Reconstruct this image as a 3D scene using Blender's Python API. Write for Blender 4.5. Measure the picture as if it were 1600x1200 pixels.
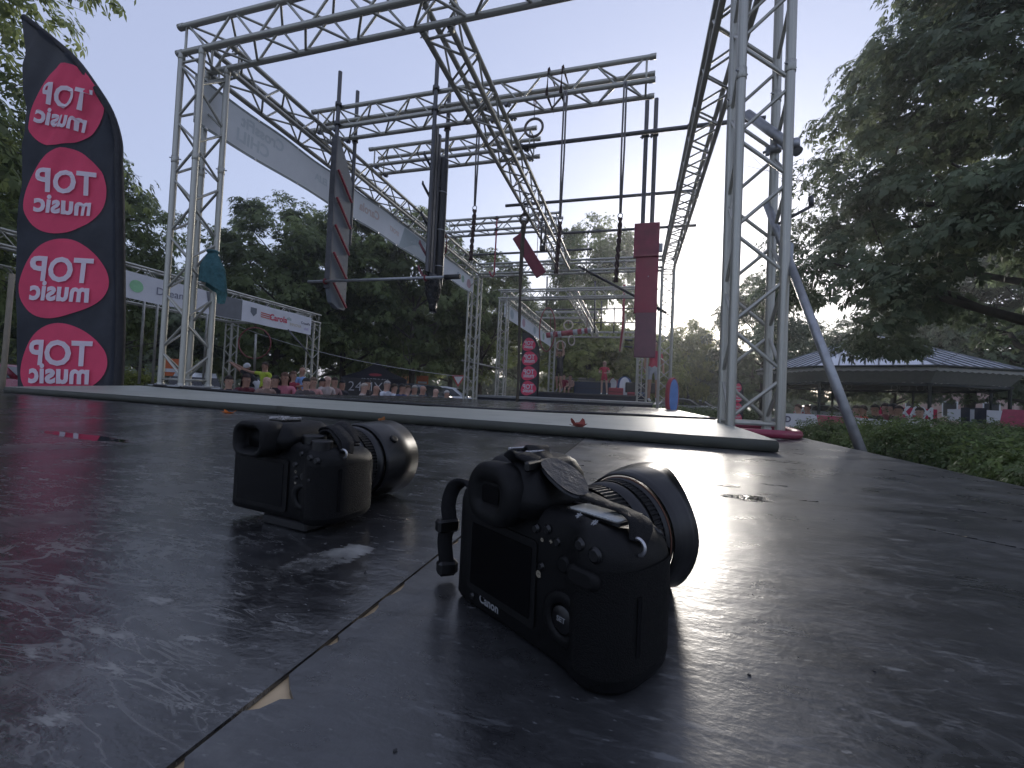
import bpy, bmesh, math, random
import numpy as np
from mathutils import Vector, Matrix, Quaternion
PI = math.pi
rad = math.radians
for o in list(bpy.data.objects):
    bpy.data.objects.remove(o)
scene = bpy.context.scene
COL = scene.collection
GROUND = -1.0          # ground level; the stage deck is z = 0

# ------------------------------------------------------------------ camera
EYE = np.array([0.0, 0.0, 0.157])
FPX = 669.0            # focal length in pixels of a 1600 px wide picture
yaw, pitch, roll = np.radians([-15.85, 1.42, 2.567])
_f = np.array([np.sin(yaw) * np.cos(pitch), np.cos(yaw) * np.cos(pitch), np.sin(pitch)])
_r = np.array([np.cos(yaw), -np.sin(yaw), 0.0])
_u = np.cross(_r, _f)
CR = np.cos(roll) * _r + np.sin(roll) * _u
CU = -np.sin(roll) * _r + np.cos(roll) * _u
cam_data = bpy.data.cameras.new('camera')
cam_data.sensor_width = 36.0
cam_data.sensor_fit = 'HORIZONTAL'
cam_data.lens = 36.0 * FPX / 1600.0
cam_data.clip_start = 0.01
cam_data.clip_end = 3000.0
cam = bpy.data.objects.new('camera', cam_data)
COL.objects.link(cam)
cam.matrix_world = Matrix(((CR[0], CU[0], -_f[0], EYE[0]), (CR[1], CU[1], -_f[1], EYE[1]),
                           (CR[2], CU[2], -_f[2], EYE[2]), (0, 0, 0, 1)))
scene.camera = cam

# ------------------------------------------------------------------ sky, sun, exposure
SUN_AZ = 8.0          # degrees clockwise from +Y
SUN_EL = 9.5
world = bpy.data.worlds.new('World')
scene.world = world
world.use_nodes = True
wn = world.node_tree
wn.nodes.clear()
w_out = wn.nodes.new('ShaderNodeOutputWorld')
w_bg = wn.nodes.new('ShaderNodeBackground')
w_sky = wn.nodes.new('ShaderNodeTexSky')
w_sky.sky_type = 'NISHITA'
w_sky.sun_disc = False
w_sky.sun_elevation = rad(SUN_EL)
w_sky.sun_rotation = rad(SUN_AZ)
w_sky.altitude = 100.0
w_sky.air_density = 1.0
w_sky.dust_density = 2.0
w_sky.ozone_density = 3.0
w_bg.inputs['Strength'].default_value = 0.12
w_gam = wn.nodes.new('ShaderNodeGamma'); w_gam.inputs['Gamma'].default_value = 0.85       # thin evening haze evens the sky out
w_hsv = wn.nodes.new('ShaderNodeHueSaturation'); w_hsv.inputs['Saturation'].default_value = 0.72
w_mix = wn.nodes.new('ShaderNodeMix'); w_mix.data_type = 'RGBA'; w_mix.inputs['Factor'].default_value = 0.6
w_mix.inputs['B'].default_value = (1.45, 1.56, 2.30, 1)                                         # pale lavender veil of high cloud
wn.links.new(w_sky.outputs['Color'], w_gam.inputs['Color'])
wn.links.new(w_gam.outputs['Color'], w_hsv.inputs['Color'])
wn.links.new(w_hsv.outputs['Color'], w_mix.inputs['A'])
wn.links.new(w_mix.outputs['Result'], w_bg.inputs['Color'])
wn.links.new(w_bg.outputs['Background'], w_out.inputs['Surface'])
sun_data = bpy.data.lights.new('sun', 'SUN')
sun_data.energy = 1.2
sun_data.angle = rad(16.0)
sun_data.color = (1.0, 0.93, 0.84)
sun = bpy.data.objects.new('sun', sun_data)
COL.objects.link(sun)
sun.location = (0, 0, 30)
_d = Vector((math.sin(rad(SUN_AZ)) * math.cos(rad(SUN_EL)), math.cos(rad(SUN_AZ)) * math.cos(rad(SUN_EL)), math.sin(rad(SUN_EL))))
sun.rotation_euler = (-_d).to_track_quat('-Z', 'Y').to_euler()
scene.view_settings.view_transform = 'Standard'
scene.view_settings.look = 'None'
scene.view_settings.gamma = 1.0
scene.view_settings.exposure = 1.65
scene.view_settings.use_curve_mapping = False

# ------------------------------------------------------------------ helpers: survey of the photo
def ray(x, y):
    return CR * (x - 800) / FPX + CU * (600 - y) / FPX + _f
def at_z(x, y, z=0.0):
    d = ray(x, y); return Vector(EYE + d * ((z - EYE[2]) / d[2]))
def at_y(x, y, Y):
    d = ray(x, y); return Vector(EYE + d * (Y / d[1]))
def at_d(x, y, D):
    d = ray(x, y); return Vector(EYE + d * (D / math.hypot(d[0], d[1])))

# ------------------------------------------------------------------ helpers: materials
def _new(name):
    m = bpy.data.materials.new(name); m.use_nodes = True
    nt = m.node_tree
    return m, nt, nt.nodes['Principled BSDF']
def noise_node(nt, scale, detail=4, rough=0.6, coord='Object', stretch=None):
    tc = nt.nodes.new('ShaderNodeTexCoord')
    n = nt.nodes.new('ShaderNodeTexNoise')
    n.inputs['Scale'].default_value = scale
    n.inputs['Detail'].default_value = detail
    n.inputs['Roughness'].default_value = rough
    if stretch:
        mp = nt.nodes.new('ShaderNodeMapping')
        mp.inputs['Scale'].default_value = stretch
        nt.links.new(tc.outputs[coord], mp.inputs['Vector'])
        nt.links.new(mp.outputs['Vector'], n.inputs['Vector'])
    else:
        nt.links.new(tc.outputs[coord], n.inputs['Vector'])
    return n
def ramp(nt, src, stops):
    r = nt.nodes.new('ShaderNodeValToRGB')
    el = r.color_ramp.elements
    while len(el) < len(stops): el.new(0.5)
    for e, (p, c) in zip(el, stops):
        e.position = p
        e.color = (c, c, c, 1) if isinstance(c, (int, float)) else (*c, 1)
    nt.links.new(src, r.inputs['Fac'])
    return r
MATS = {}
def pmat(name, col, rough=0.6, metal=0.0, var=0.15, scale=8.0, bump=0.0, bscale=60.0, coord='Object', spec=0.5, stretch=None, rvar=0.12, coat=0.0):
    if name in MATS: return MATS[name]
    m, nt, b = _new(name)
    n = noise_node(nt, scale, coord=coord, stretch=stretch)
    lo = tuple(max(0, c * (1 - var)) for c in col); hi = tuple(min(1, c * (1 + var)) for c in col)
    r = ramp(nt, n.outputs['Fac'], [(0.3, lo), (0.7, hi)])
    nt.links.new(r.outputs['Color'], b.inputs['Base Color'])
    r2 = ramp(nt, n.outputs['Fac'], [(0.3, max(0.02, rough - rvar)), (0.7, min(1, rough + rvar))])
    nt.links.new(r2.outputs['Color'], b.inputs['Roughness'])
    b.inputs['Metallic'].default_value = metal
    b.inputs['Specular IOR Level'].default_value = spec
    b.inputs['Coat Weight'].default_value = coat
    if bump:
        n2 = noise_node(nt, bscale, detail=6, coord=coord)
        bp = nt.nodes.new('ShaderNodeBump'); bp.inputs['Strength'].default_value = bump; bp.inputs['Distance'].default_value = 0.01
        nt.links.new(n2.outputs['Fac'], bp.inputs['Height']); nt.links.new(bp.outputs['Normal'], b.inputs['Normal'])
    MATS[name] = m
    return m
def fabric_mat(name, col, trans=0.35, var=0.12, scale=5.0, rough=0.9, fine=900.0):
    if name in MATS: return MATS[name]
    m, nt, b = _new(name)
    n = noise_node(nt, scale)
    lo = tuple(max(0, c * (1 - var)) for c in col); hi = tuple(min(1, c * (1 + var)) for c in col)
    r = ramp(nt, n.outputs['Fac'], [(0.3, lo), (0.7, hi)])
    nt.links.new(r.outputs['Color'], b.inputs['Base Color'])
    b.inputs['Roughness'].default_value = rough
    b.inputs['Specular IOR Level'].default_value = 0.2
    t = nt.nodes.new('ShaderNodeBsdfTranslucent')
    nt.links.new(r.outputs['Color'], t.inputs['Color'])
    mx = nt.nodes.new('ShaderNodeMixShader'); mx.inputs['Fac'].default_value = trans
    nt.links.new(b.outputs['BSDF'], mx.inputs[1]); nt.links.new(t.outputs['BSDF'], mx.inputs[2])
    nt.links.new(mx.outputs['Shader'], nt.nodes['Material Output'].inputs['Surface'])
    MATS[name] = m
    return m
def leaf_mat(name, dark, light, trans=0.35):
    if name in MATS: return MATS[name]
    m, nt, b = _new(name)
    at = nt.nodes.new('ShaderNodeAttribute'); at.attribute_name = 'tone'
    r = ramp(nt, at.outputs['Fac'], [(0.0, dark), (0.75, light), (1.0, tuple(c * 1.35 for c in light))])
    nt.links.new(r.outputs['Color'], b.inputs['Base Color'])
    b.inputs['Roughness'].default_value = 0.55
    b.inputs['Specular IOR Level'].default_value = 0.35
    t = nt.nodes.new('ShaderNodeBsdfTranslucent')
    hs = nt.nodes.new('ShaderNodeHueSaturation'); hs.inputs['Value'].default_value = 1.5; hs.inputs['Hue'].default_value = 0.48
    nt.links.new(r.outputs['Color'], hs.inputs['Color']); nt.links.new(hs.outputs['Color'], t.inputs['Color'])
    mx = nt.nodes.new('ShaderNodeMixShader'); mx.inputs['Fac'].default_value = trans
    nt.links.new(b.outputs['BSDF'], mx.inputs[1]); nt.links.new(t.outputs['BSDF'], mx.inputs[2])
    nt.links.new(mx.outputs['Shader'], nt.nodes['Material Output'].inputs['Surface'])
    MATS[name] = m
    return m

# ------------------------------------------------------------------ helpers: meshes
class MB:
    """collects shapes, then links them as one mesh object"""
    def __init__(self):
        self.v = []; self.f = []; self.s = []; self.mi = []
    def add(self, verts, faces, smooth=True, mi=0):
        n = len(self.v)
        self.v.extend(tuple(p) for p in verts)
        for k, fc in enumerate(faces):
            self.f.append(tuple(n + i for i in fc))
            self.s.append(smooth[k] if isinstance(smooth, (list, tuple)) else smooth); self.mi.append(mi)
        return self
    def box(self, c, s, M=None, bev=0.0, mi=0):
        hx, hy, hz = (a / 2 for a in s)
        if bev <= 0:
            vs = [Vector((x * hx, y * hy, z * hz)) for x in (-1, 1) for y in (-1, 1) for z in (-1, 1)]
            fs = [(0, 1, 3, 2), (4, 6, 7, 5), (0, 4, 5, 1), (2, 3, 7, 6), (0, 2, 6, 4), (1, 5, 7, 3)]
        else:
            b = min(bev, hx * .99, hy * .99, hz * .99)
            vs = []; idx = {}
            for x in (-1, 1):
                for y in (-1, 1):
                    for z in (-1, 1):
                        for ax in range(3):
                            p = [x * hx, y * hy, z * hz]
                            for k in range(3):
                                if k != ax: p[k] -= (x, y, z)[k] * b
                            idx[(x, y, z, ax)] = len(vs); vs.append(Vector(p))
            fs = []
            for ax in range(3):
                o = [k for k in range(3) if k != ax]
                for sg in (-1, 1):
                    q = []
                    for a, bb in ((-1, -1), (1, -1), (1, 1), (-1, 1)):
                        k = [0, 0, 0]; k[ax] = sg; k[o[0]] = a; k[o[1]] = bb; q.append(idx[(*k, ax)])
                    fs.append(tuple(q))
                for a in (-1, 1):
                    for bb in (-1, 1):
                        k1 = [0, 0, 0]; k1[ax] = -1; k1[o[0]] = a; k1[o[1]] = bb
                        k2 = list(k1); k2[ax] = 1
                        fs.append((idx[(*k1, o[0])], idx[(*k2, o[0])], idx[(*k2, o[1])], idx[(*k1, o[1])]))
            for x in (-1, 1):
                for y in (-1, 1):
                    for z in (-1, 1):
                        fs.append(tuple(idx[(x, y, z, a)] for a in range(3)))
        vs = [(M @ p if M else p) + Vector(c) for p in vs] if not isinstance(M, Matrix) or len(M) == 3 else [M @ (p + Vector(c)) for p in vs]
        return self.add(vs, fs, False, mi)
    def tube(self, p0, p1, r, seg=10, caps=True, r1=None, mi=0):
        return self.path([p0, p1], r if r1 is None else [r, r1], seg, caps, mi=mi)
    def path(self, pts, r, seg=8, caps=True, closed=False, mi=0, flat=None):
        pts = [Vector(p) for p in pts]; n = len(pts)
        rs = list(r) if isinstance(r, (list, tuple)) else [r] * n
        rings = []; up = None
        for i in range(n):
            if closed: t = pts[(i + 1) % n] - pts[i - 1]
            else: t = pts[min(i + 1, n - 1)] - pts[max(i - 1, 0)]
            t.normalize()
            if up is None:
                up = Vector((0, 0, 1)) if abs(t.z) < 0.9 else Vector((0, 1, 0))
            a = t.cross(up)
            if a.length < 1e-6: a = t.cross(Vector((1, 0.1, 0)))
            a.normalize(); b = a.cross(t); up = b
            fa, fb = flat if flat else (1, 1)
            rings.append([pts[i] + (a * math.cos(k * 2 * PI / seg) * fa + b * math.sin(k * 2 * PI / seg) * fb) * rs[i] for k in range(seg)])
        return self.loft(rings, closed=closed, caps=caps, mi=mi)
    def loft(self, rings, closed=False, caps=True, smooth=True, mi=0):
        seg = len(rings[0]); vs = [p for rg in rings for p in rg]; fs = []
        n = len(rings)
        for i in range(n if closed else n - 1):
            j = (i + 1) % n
            for k in range(seg):
                l = (k + 1) % seg
                fs.append((i * seg + k, i * seg + l, j * seg + l, j * seg + k))
        sm = [smooth] * len(fs)
        if caps and not closed:
            fs.append(tuple(reversed(range(seg)))); fs.append(tuple((n - 1) * seg + k for k in range(seg))); sm += [False, False]
        return self.add(vs, fs, sm, mi)
    def lathe(self, prof, seg=24, M=None, ang=None, mi=0, closed=False, smooth=True):
        """prof: (r, h) pairs, turned about local z"""
        M = M or Matrix.Identity(4); rings = []
        for r, h in prof:
            rings.append([M @ Vector((r * math.cos(2 * PI * k / seg), r * math.sin(2 * PI * k / seg), h)) for k in range(seg)])
        return self.loft(rings, caps=not closed, closed=closed, mi=mi, smooth=smooth)
    def prism(self, poly, h0, h1, M=None, mi=0, smooth=False):
        M = M or Matrix.Identity(4)
        a = [M @ Vector((x, y, h0)) for x, y in poly]; b = [M @ Vector((x, y, h1)) for x, y in poly]
        return self.loft([a, b], smooth=smooth, mi=mi)
    def torus(self, c, R, r, M=None, seg=40, s2=8, mi=0):
        M = M or Matrix.Identity(3)
        pts = [Vector(c) + M @ Vector((R * math.cos(2 * PI * k / seg), R * math.sin(2 * PI * k / seg), 0)) for k in range(seg)]
        return self.path(pts, r, s2, closed=True, mi=mi)
    def mesh(self, name):
        me = bpy.data.meshes.new(name)
        me.from_pydata(self.v, [], self.f); me.update()
        me.polygons.foreach_set('use_smooth', self.s)
        me.polygons.foreach_set('material_index', self.mi)
        return me
    def build(self, name, m, parent=None, fix=True):
        me = self.mesh(name)
        if fix:
            bm = bmesh.new(); bm.from_mesh(me); bmesh.ops.recalc_face_normals(bm, faces=bm.faces); bm.to_mesh(me); bm.free()
        for q in (m if isinstance(m, (list, tuple)) else [m]): me.materials.append(q)
        return link(name, me, parent)
def link(name, me, parent=None):
    o = bpy.data.objects.new(name, me); COL.objects.link(o)
    if parent: o.parent = parent
    return o
def tag(o, label=None, cat=None, group=None, kind=None):
    if label: o['label'] = label
    if cat: o['category'] = cat
    if group: o['group'] = group
    if kind: o['kind'] = kind
    return o
def thing(name, label, cat, loc=(0, 0, 0), rotz=0.0, group=None):
    o = bpy.data.objects.new(name, None); COL.objects.link(o)
    o.empty_display_size = 0.1
    o.location = loc; o.rotation_euler = (0, 0, rotz)
    return tag(o, label, cat, group)
def copy_tree(o, parent=None):
    c = o.copy(); COL.objects.link(c)
    if parent: c.parent = parent
    for ch in o.children: copy_tree(ch, c)
    return c
def T(x=0, y=0, z=0): return Matrix.Translation((x, y, z))
def RZ(a): return Matrix.Rotation(a, 4, 'Z')
def RX(a): return Matrix.Rotation(a, 4, 'X')
def RY(a): return Matrix.Rotation(a, 4, 'Y')
def text_mb(txt, size, bold=0.0, mirror=False, spacing=1.0):
    """flat lettering as vertices and faces in the xy plane, centred"""
    cu = bpy.data.curves.new('t', 'FONT'); cu.body = txt; cu.size = size; cu.offset = bold
    cu.align_x = 'CENTER'; cu.align_y = 'CENTER'; cu.resolution_u = 3; cu.space_character = spacing
    ob = bpy.data.objects.new('t', cu); COL.objects.link(ob)
    dg = bpy.context.evaluated_depsgraph_get(); dg.update()
    me = bpy.data.meshes.new_from_object(ob.evaluated_get(dg))
    vs = [Vector((-v.co.x if mirror else v.co.x, v.co.y, 0)) for v in me.vertices]
    fs = [tuple(reversed(p.vertices)) if mirror else tuple(p.vertices) for p in me.polygons]
    bpy.data.objects.remove(ob); bpy.data.curves.remove(cu); bpy.data.meshes.remove(me)
    return vs, fs
def text_part(name, txt, size, m, parent, M, bold=0.0, mirror=False, thick=0.0, warp=None, spacing=1.0):
    vs, fs = text_mb(txt, size, bold, mirror, spacing)
    if warp: pts = [warp(v) for v in vs]
    else: pts = [M @ v for v in vs]
    return MB().add(pts, fs, False).build(name, m, parent, fix=False)
# unit tube, shared by every straight round bar in the place
def _unit(seg, caps):
    b = MB(); b.tube((0, 0, 0), (0, 0, 1), 1.0, seg, caps); return b.mesh('bar')
UNIT = {}
def bar(name, p0, p1, r, m, parent=None, seg=10, caps=True):
    key = (seg, caps, m.name)
    if key not in UNIT:
        UNIT[key] = _unit(seg, caps); UNIT[key].materials.append(m)
    o = link(name, UNIT[key], parent)
    p0, p1 = Vector(p0), Vector(p1); d = p1 - p0
    o.location = p0; o.rotation_mode = 'QUATERNION'; o.rotation_quaternion = d.to_track_quat('Z', 'Y')
    o.scale = (r, r, d.length)
    return o
rng = random.Random(7)
# ------------------------------------------------------------------ materials of the setting
alu = pmat('aluminium', (0.39, 0.385, 0.34), 0.44, 0.78, 0.3, 7, bump=0.08, bscale=120, rvar=.18)
alu2 = pmat('dull_aluminium', (0.36, 0.36, 0.33), 0.5, 0.8, 0.2, 9)
dark_steel = pmat('dark_steel', (0.10, 0.10, 0.105), 0.5, 0.6, 0.3, 12)
gsteel = pmat('galvanised_steel', (0.33, 0.34, 0.35), 0.45, 0.8, 0.2, 20)
black_rub = pmat('black_rubber', (0.018, 0.018, 0.019), 0.6, 0, 0.3, 40)
red_paint = pmat('red_paint', (0.28, 0.035, 0.055), 0.55, 0, 0.2, 14)
dull_red = pmat('faded_red_board', (0.20, 0.035, 0.06), 0.65, 0, 0.22, 9, bump=.1, bscale=90)
red_web = pmat('red_webbing', (0.16, 0.03, 0.035), 0.85, 0, 0.3, 60)
wood_tan = pmat('bare_plywood', (0.55, 0.42, 0.25), 0.7, 0, 0.2, 40, stretch=(1, 8, 1))
white_pl = pmat('white_plastic', (0.7, 0.71, 0.72), 0.5, 0, 0.06, 10)

# ------------------------------------------------------------------ ground
def ground_mat():
    m, nt, b = _new('ground_gravel')
    n = noise_node(nt, 0.15, 6); n2 = noise_node(nt, 14, 5)
    r = ramp(nt, n.outputs['Fac'], [(0.35, (0.16, 0.15, 0.13)), (0.65, (0.26, 0.245, 0.22))])
    r2 = ramp(nt, n2.outputs['Fac'], [(0.3, 0.75), (0.7, 1.15)])
    mx = nt.nodes.new('ShaderNodeMix'); mx.data_type = 'RGBA'; mx.blend_type = 'MULTIPLY'; mx.inputs['Factor'].default_value = 1
    nt.links.new(r.outputs['Color'], mx.inputs['A']); nt.links.new(r2.outputs['Color'], mx.inputs['B'])
    nt.links.new(mx.outputs['Result'], b.inputs['Base Color']); b.inputs['Roughness'].default_value = 0.95
    return m
g = MB(); g.add([(-900, -900, GROUND), (900, -900, GROUND), (900, 900, GROUND), (-900, 900, GROUND)], [(0, 1, 2, 3)], False)
tag(g.build('ground', ground_mat()), kind='structure')
lawn = pmat('grass_lawn', (0.06, 0.10, 0.03), 0.9, 0, 0.35, 1.5, bump=.6, bscale=40)
g = MB(); g.add([(4.5, 8, GROUND + .006), (60, 8, GROUND + .006), (60, 60, GROUND + .006), (4.5, 60, GROUND + .006)], [(0, 1, 2, 3)], False)
tag(g.build('lawn', lawn), kind='structure')
asph = pmat('asphalt', (0.06, 0.06, 0.062), 0.9, 0, 0.25, 3)
g = MB(); g.add([(-70, 33, GROUND + .006), (60, 33, GROUND + .006), (60, 40, GROUND + .006), (-70, 40, GROUND + .006)], [(0, 1, 2, 3)], False)
tag(g.build('road', asph), kind='structure')

# ------------------------------------------------------------------ stage floor: film-faced plywood sheets
def film_mat(name, base0, base1, r0, r1, dust_sheen_amt):
    m, nt, b = _new(name)
    L = nt.links
    def math_(op, a, c=None, cl=False):
        n = nt.nodes.new('ShaderNodeMath'); n.operation = op; n.use_clamp = cl
        for i, q in enumerate((a, c)):
            if q is None: continue
            if isinstance(q, (int, float)): n.inputs[i].default_value = q
            else: L.new(q, n.inputs[i])
        return n.outputs[0]
    def mask(src, lo, hi):
        return ramp(nt, src, [(lo, 0.0), (hi, 1.0)]).outputs['Color']
    big = noise_node(nt, 1.3, 4, .6)
    med = noise_node(nt, 7, 6, .65)
    # drag marks: long thin pale scuffs running across the sheets
    sc1 = noise_node(nt, 13, 6, .68, stretch=(0.45, 2.6, 1))
    sc2 = noise_node(nt, 42, 5, .65, stretch=(0.5, 1.8, 1))
    sc3 = noise_node(nt, 150, 3, .55, stretch=(0.7, 1.5, 1))
    patch = mask(noise_node(nt, 3.4, 4, .6).outputs['Fac'], .42, .62)
    s1 = math_('MULTIPLY', mask(sc1.outputs['Fac'], .63, .69), .4)
    s2 = math_('MULTIPLY', math_('MULTIPLY', mask(sc2.outputs['Fac'], .60, .65), patch), .7)
    mb = noise_node(nt, 9, 8, .72, stretch=(.55, 1.5, 1)); mb.inputs['Distortion'].default_value = 1.8
    marb = math_('MULTIPLY', math_('MULTIPLY', mask(mb.outputs['Fac'], .50, .74), patch), .38)
    s3 = math_('MULTIPLY', mask(sc3.outputs['Fac'], .66, .73), .55)
    def veins(scale, dist, width, st, amt):
        n = noise_node(nt, scale, 4, .55, stretch=st); n.inputs['Distortion'].default_value = dist
        d = math_('ABSOLUTE', math_('SUBTRACT', n.outputs['Fac'], .5))
        return math_('MULTIPLY', ramp(nt, d, [(0.0, 1.0), (width, 0.0)]).outputs['Color'], amt)
    p2 = mask(noise_node(nt, 2.1, 5, .65).outputs['Fac'], .46, .62)
    v1 = math_('MULTIPLY', veins(11, 1.6, .020, (.5, 1.7, 1), .42), p2)
    v2 = math_('MULTIPLY', veins(30, 1.2, .028, (.45, 1.5, 1), .48), math_('MULTIPLY', patch, mask(sc1.outputs['Fac'], .46, .58)))
    v3 = math_('MULTIPLY', veins(75, .8, .05, (.5, 1.3, 1), .45), math_('MULTIPLY', p2, mask(sc2.outputs['Fac'], .48, .58)))
    scuff = math_('MAXIMUM', math_('MAXIMUM', math_('MAXIMUM', s1, marb), s2), math_('MAXIMUM', s3, math_('MAXIMUM', v1, math_('MAXIMUM', v2, v3))))
    tc = nt.nodes.new('ShaderNodeTexCoord')
    def spot(c, s, lo, hi, rot=0.0):
        mp = nt.nodes.new('ShaderNodeMapping'); mp.vector_type = 'TEXTURE'
        mp.inputs['Location'].default_value = (*c, 0); mp.inputs['Scale'].default_value = (*s, 1); mp.inputs['Rotation'].default_value = (0, 0, rot)
        L.new(tc.outputs['Object'], mp.inputs['Vector'])
        ln = nt.nodes.new('ShaderNodeVectorMath'); ln.operation = 'LENGTH'; L.new(mp.outputs['Vector'], ln.inputs[0])
        w = math_('ADD', ln.outputs['Value'], math_('MULTIPLY', math_('SUBTRACT', sc2.outputs['Fac'], .5), 1.6))
        return ramp(nt, w, [(lo, 1.0), (hi, 0.0)]).outputs['Color']
    rub = math_('MULTIPLY', spot((-.262, .335), (.022, .05), .75, 1.0, -.35), mask(med.outputs['Fac'], .38, .52))
    scuff = math_('MAXIMUM', scuff, math_('MULTIPLY', rub, .95))
    puddle = math_('MAXIMUM', spot((-1.36, .765), (.22, .035), .8, .95, -.12), spot((.19, .815), (.05, .035), .6, .8))
    base = ramp(nt, med.outputs['Fac'], [(0.3, base0), (0.7, base1)]).outputs['Color']
    wear = ramp(nt, big.outputs['Fac'], [(0.35, (0.16, 0.17, 0.18)), (0.7, (0.34, 0.335, 0.30))]).outputs['Color']
    mx = nt.nodes.new('ShaderNodeMix'); mx.data_type = 'RGBA'
    L.new(scuff, mx.inputs['Factor']); L.new(base, mx.inputs['A']); L.new(wear, mx.inputs['B'])
    dust_sheen_noise = noise_node(nt, 4.5, 8, .7, stretch=(.8, 1.3, 1))
    dust_sheen_mask = math_('MULTIPLY', mask(dust_sheen_noise.outputs['Fac'], .40, .72), dust_sheen_amt)  # pale dust layer; on the right sheet it also carries painted sky sheen
    mxd = nt.nodes.new('ShaderNodeMix'); mxd.data_type = 'RGBA'
    L.new(dust_sheen_mask, mxd.inputs['Factor']); L.new(mx.outputs['Result'], mxd.inputs['A']); mxd.inputs['B'].default_value = (.19, .195, .195, 1)
    mx2 = nt.nodes.new('ShaderNodeMix'); mx2.data_type = 'RGBA'
    L.new(puddle, mx2.inputs['Factor']); L.new(mxd.outputs['Result'], mx2.inputs['A']); mx2.inputs['B'].default_value = (.008, .009, .010, 1)
    L.new(mx2.outputs['Result'], b.inputs['Base Color'])
    ro = math_('ADD', ramp(nt, med.outputs['Fac'], [(0.25, r0), (0.75, r1)]).outputs['Color'], math_('MULTIPLY', scuff, .25))
    ro = math_('ADD', ro, math_('MULTIPLY', math_('SUBTRACT', big.outputs['Fac'], .5), .25))
    ro = math_('MULTIPLY', ro, math_('SUBTRACT', 1.0, math_('MULTIPLY', puddle, .9)), True)
    ro = math_('ADD', ro, math_('MULTIPLY', math_('MULTIPLY', dust_sheen_mask, .35), math_('SUBTRACT', 1.0, puddle)))
    L.new(ro, b.inputs['Roughness'])
    b.inputs['Specular IOR Level'].default_value = 0.95
    bn = noise_node(nt, 22, 5, .6, stretch=(0.8, 1.3, 1)); bn2 = noise_node(nt, 240, 3, .6)
    h = math_('ADD', math_('MULTIPLY', bn.outputs['Fac'], 1.0), math_('MULTIPLY', bn2.outputs['Fac'], .12))
    h = math_('MULTIPLY', h, math_('SUBTRACT', 1.0, puddle))
    bp = nt.nodes.new('ShaderNodeBump'); bp.inputs['Strength'].default_value = .30; bp.inputs['Distance'].default_value = .004
    L.new(h, bp.inputs['Height']); L.new(bp.outputs['Normal'], b.inputs['Normal'])
    return m
film = film_mat('film_faced_plywood', (0.0085, 0.0085, 0.0095), (0.016, 0.0162, 0.0175), .14, .28, .10)
film_worn_sheen = film_mat('worn_sheen_plywood', (0.010, 0.0105, 0.0115), (0.022, 0.0225, 0.024), .20, .38, .28)  # right sheet: sky sheen put into the colour as extra dust, besides wear
SX0, SX1, SY0, SY1 = -5.6, 0.86, -2.2, 10.4
core = pmat('stage_board_core', (0.50, 0.38, 0.23), 0.75, 0, 0.2, 30)
s = MB(); s.box(((SX0 + SX1) / 2, (SY0 + SY1) / 2, -.026), (SX1 - SX0 - .02, SY1 - SY0 - .02, .045))
stage = tag(s.build('stage_floor', core), kind='structure')
sk = MB(); sk.box(((SX0 + SX1) / 2, (SY0 + SY1) / 2, -.52), (SX1 - SX0 - .12, SY1 - SY0 - .12, .94))
sk.build('stage_skirt', pmat('black_skirt', (0.02, 0.02, 0.022), .9), stage)
SEAM = -0.175
def jag(x, y0, y1, amp, n, notches=()):
    """an edge running in y with small irregularities and broken-out chips"""
    pts = []
    r = random.Random(int(abs(x) * 977 + y0 * 13 + amp * 1e5))
    for k in range(n + 1):
        y = y0 + (y1 - y0) * k / n
        pts.append((x + r.uniform(-amp, amp), y))
    out = [p for p in pts if not any(a - .002 < p[1] < b + .002 for a, b, _ in notches)]
    for a, b, sh in notches:
        out += [(x + q * sh[1], a + (b - a) * t) for t, q in sh[0]]
    return sorted(out, key=lambda p: p[1])
TRI = [(0, 0), (.12, .35), (.42, .62), (.5, 1.0), (.72, .5), (1, 0)]
LENS = [(0, 0), (.2, .6), (.5, 1.0), (.8, .7), (1, 0)]
chips = [(.118, .140, (LENS, .0075)), (.168, .196, (TRI, .016)), (.224, .236, (LENS, .0045)), (.257, .281, (LENS, .0045)), (.292, .318, (LENS, .004)), (.41, .43, (LENS, .003)), (.9, .94, (LENS, .006))]
xs = [SX0, -4.425, -2.675 - .5, -1.925 + .5, SEAM, SX1]
ys = [SY0, 1.52, 4.02, 7.2, SY1]
for i in range(len(xs) - 1):
    off = 0.0 if i == 4 else (.0 if i % 2 else -.35)
    yy = [SY0] + [y + off for y in ys[1:-1]] + [SY1]
    if i == 4: yy = [SY0, 2.6, 6.0, SY1]
    for j in range(len(yy) - 1):
        x0, x1, y0, y1 = xs[i] + .0011, xs[i + 1] - .0011, yy[j] + .001, yy[j + 1] - .001
        nj = 60 if (j == 0 and i in (3, 4)) else 8
        lf = jag(x0, y0, y1, .0004, nj, chips if (i == 4 and j == 0) else ())
        rt = jag(x1, y0, y1, .004 if i == 4 else .0004, nj)
        poly = [(x0, y0), (x1, y0)] + [p for p in rt if y0 + .01 < p[1] < y1 - .01] + [(x1, y1), (x0, y1)] + [p for p in reversed(lf) if y0 + .01 < p[1] < y1 - .01]
        MB().prism(poly, -.003, 0.0).build('plywood_panel', film_worn_sheen if i == 4 else film, stage)
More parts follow.
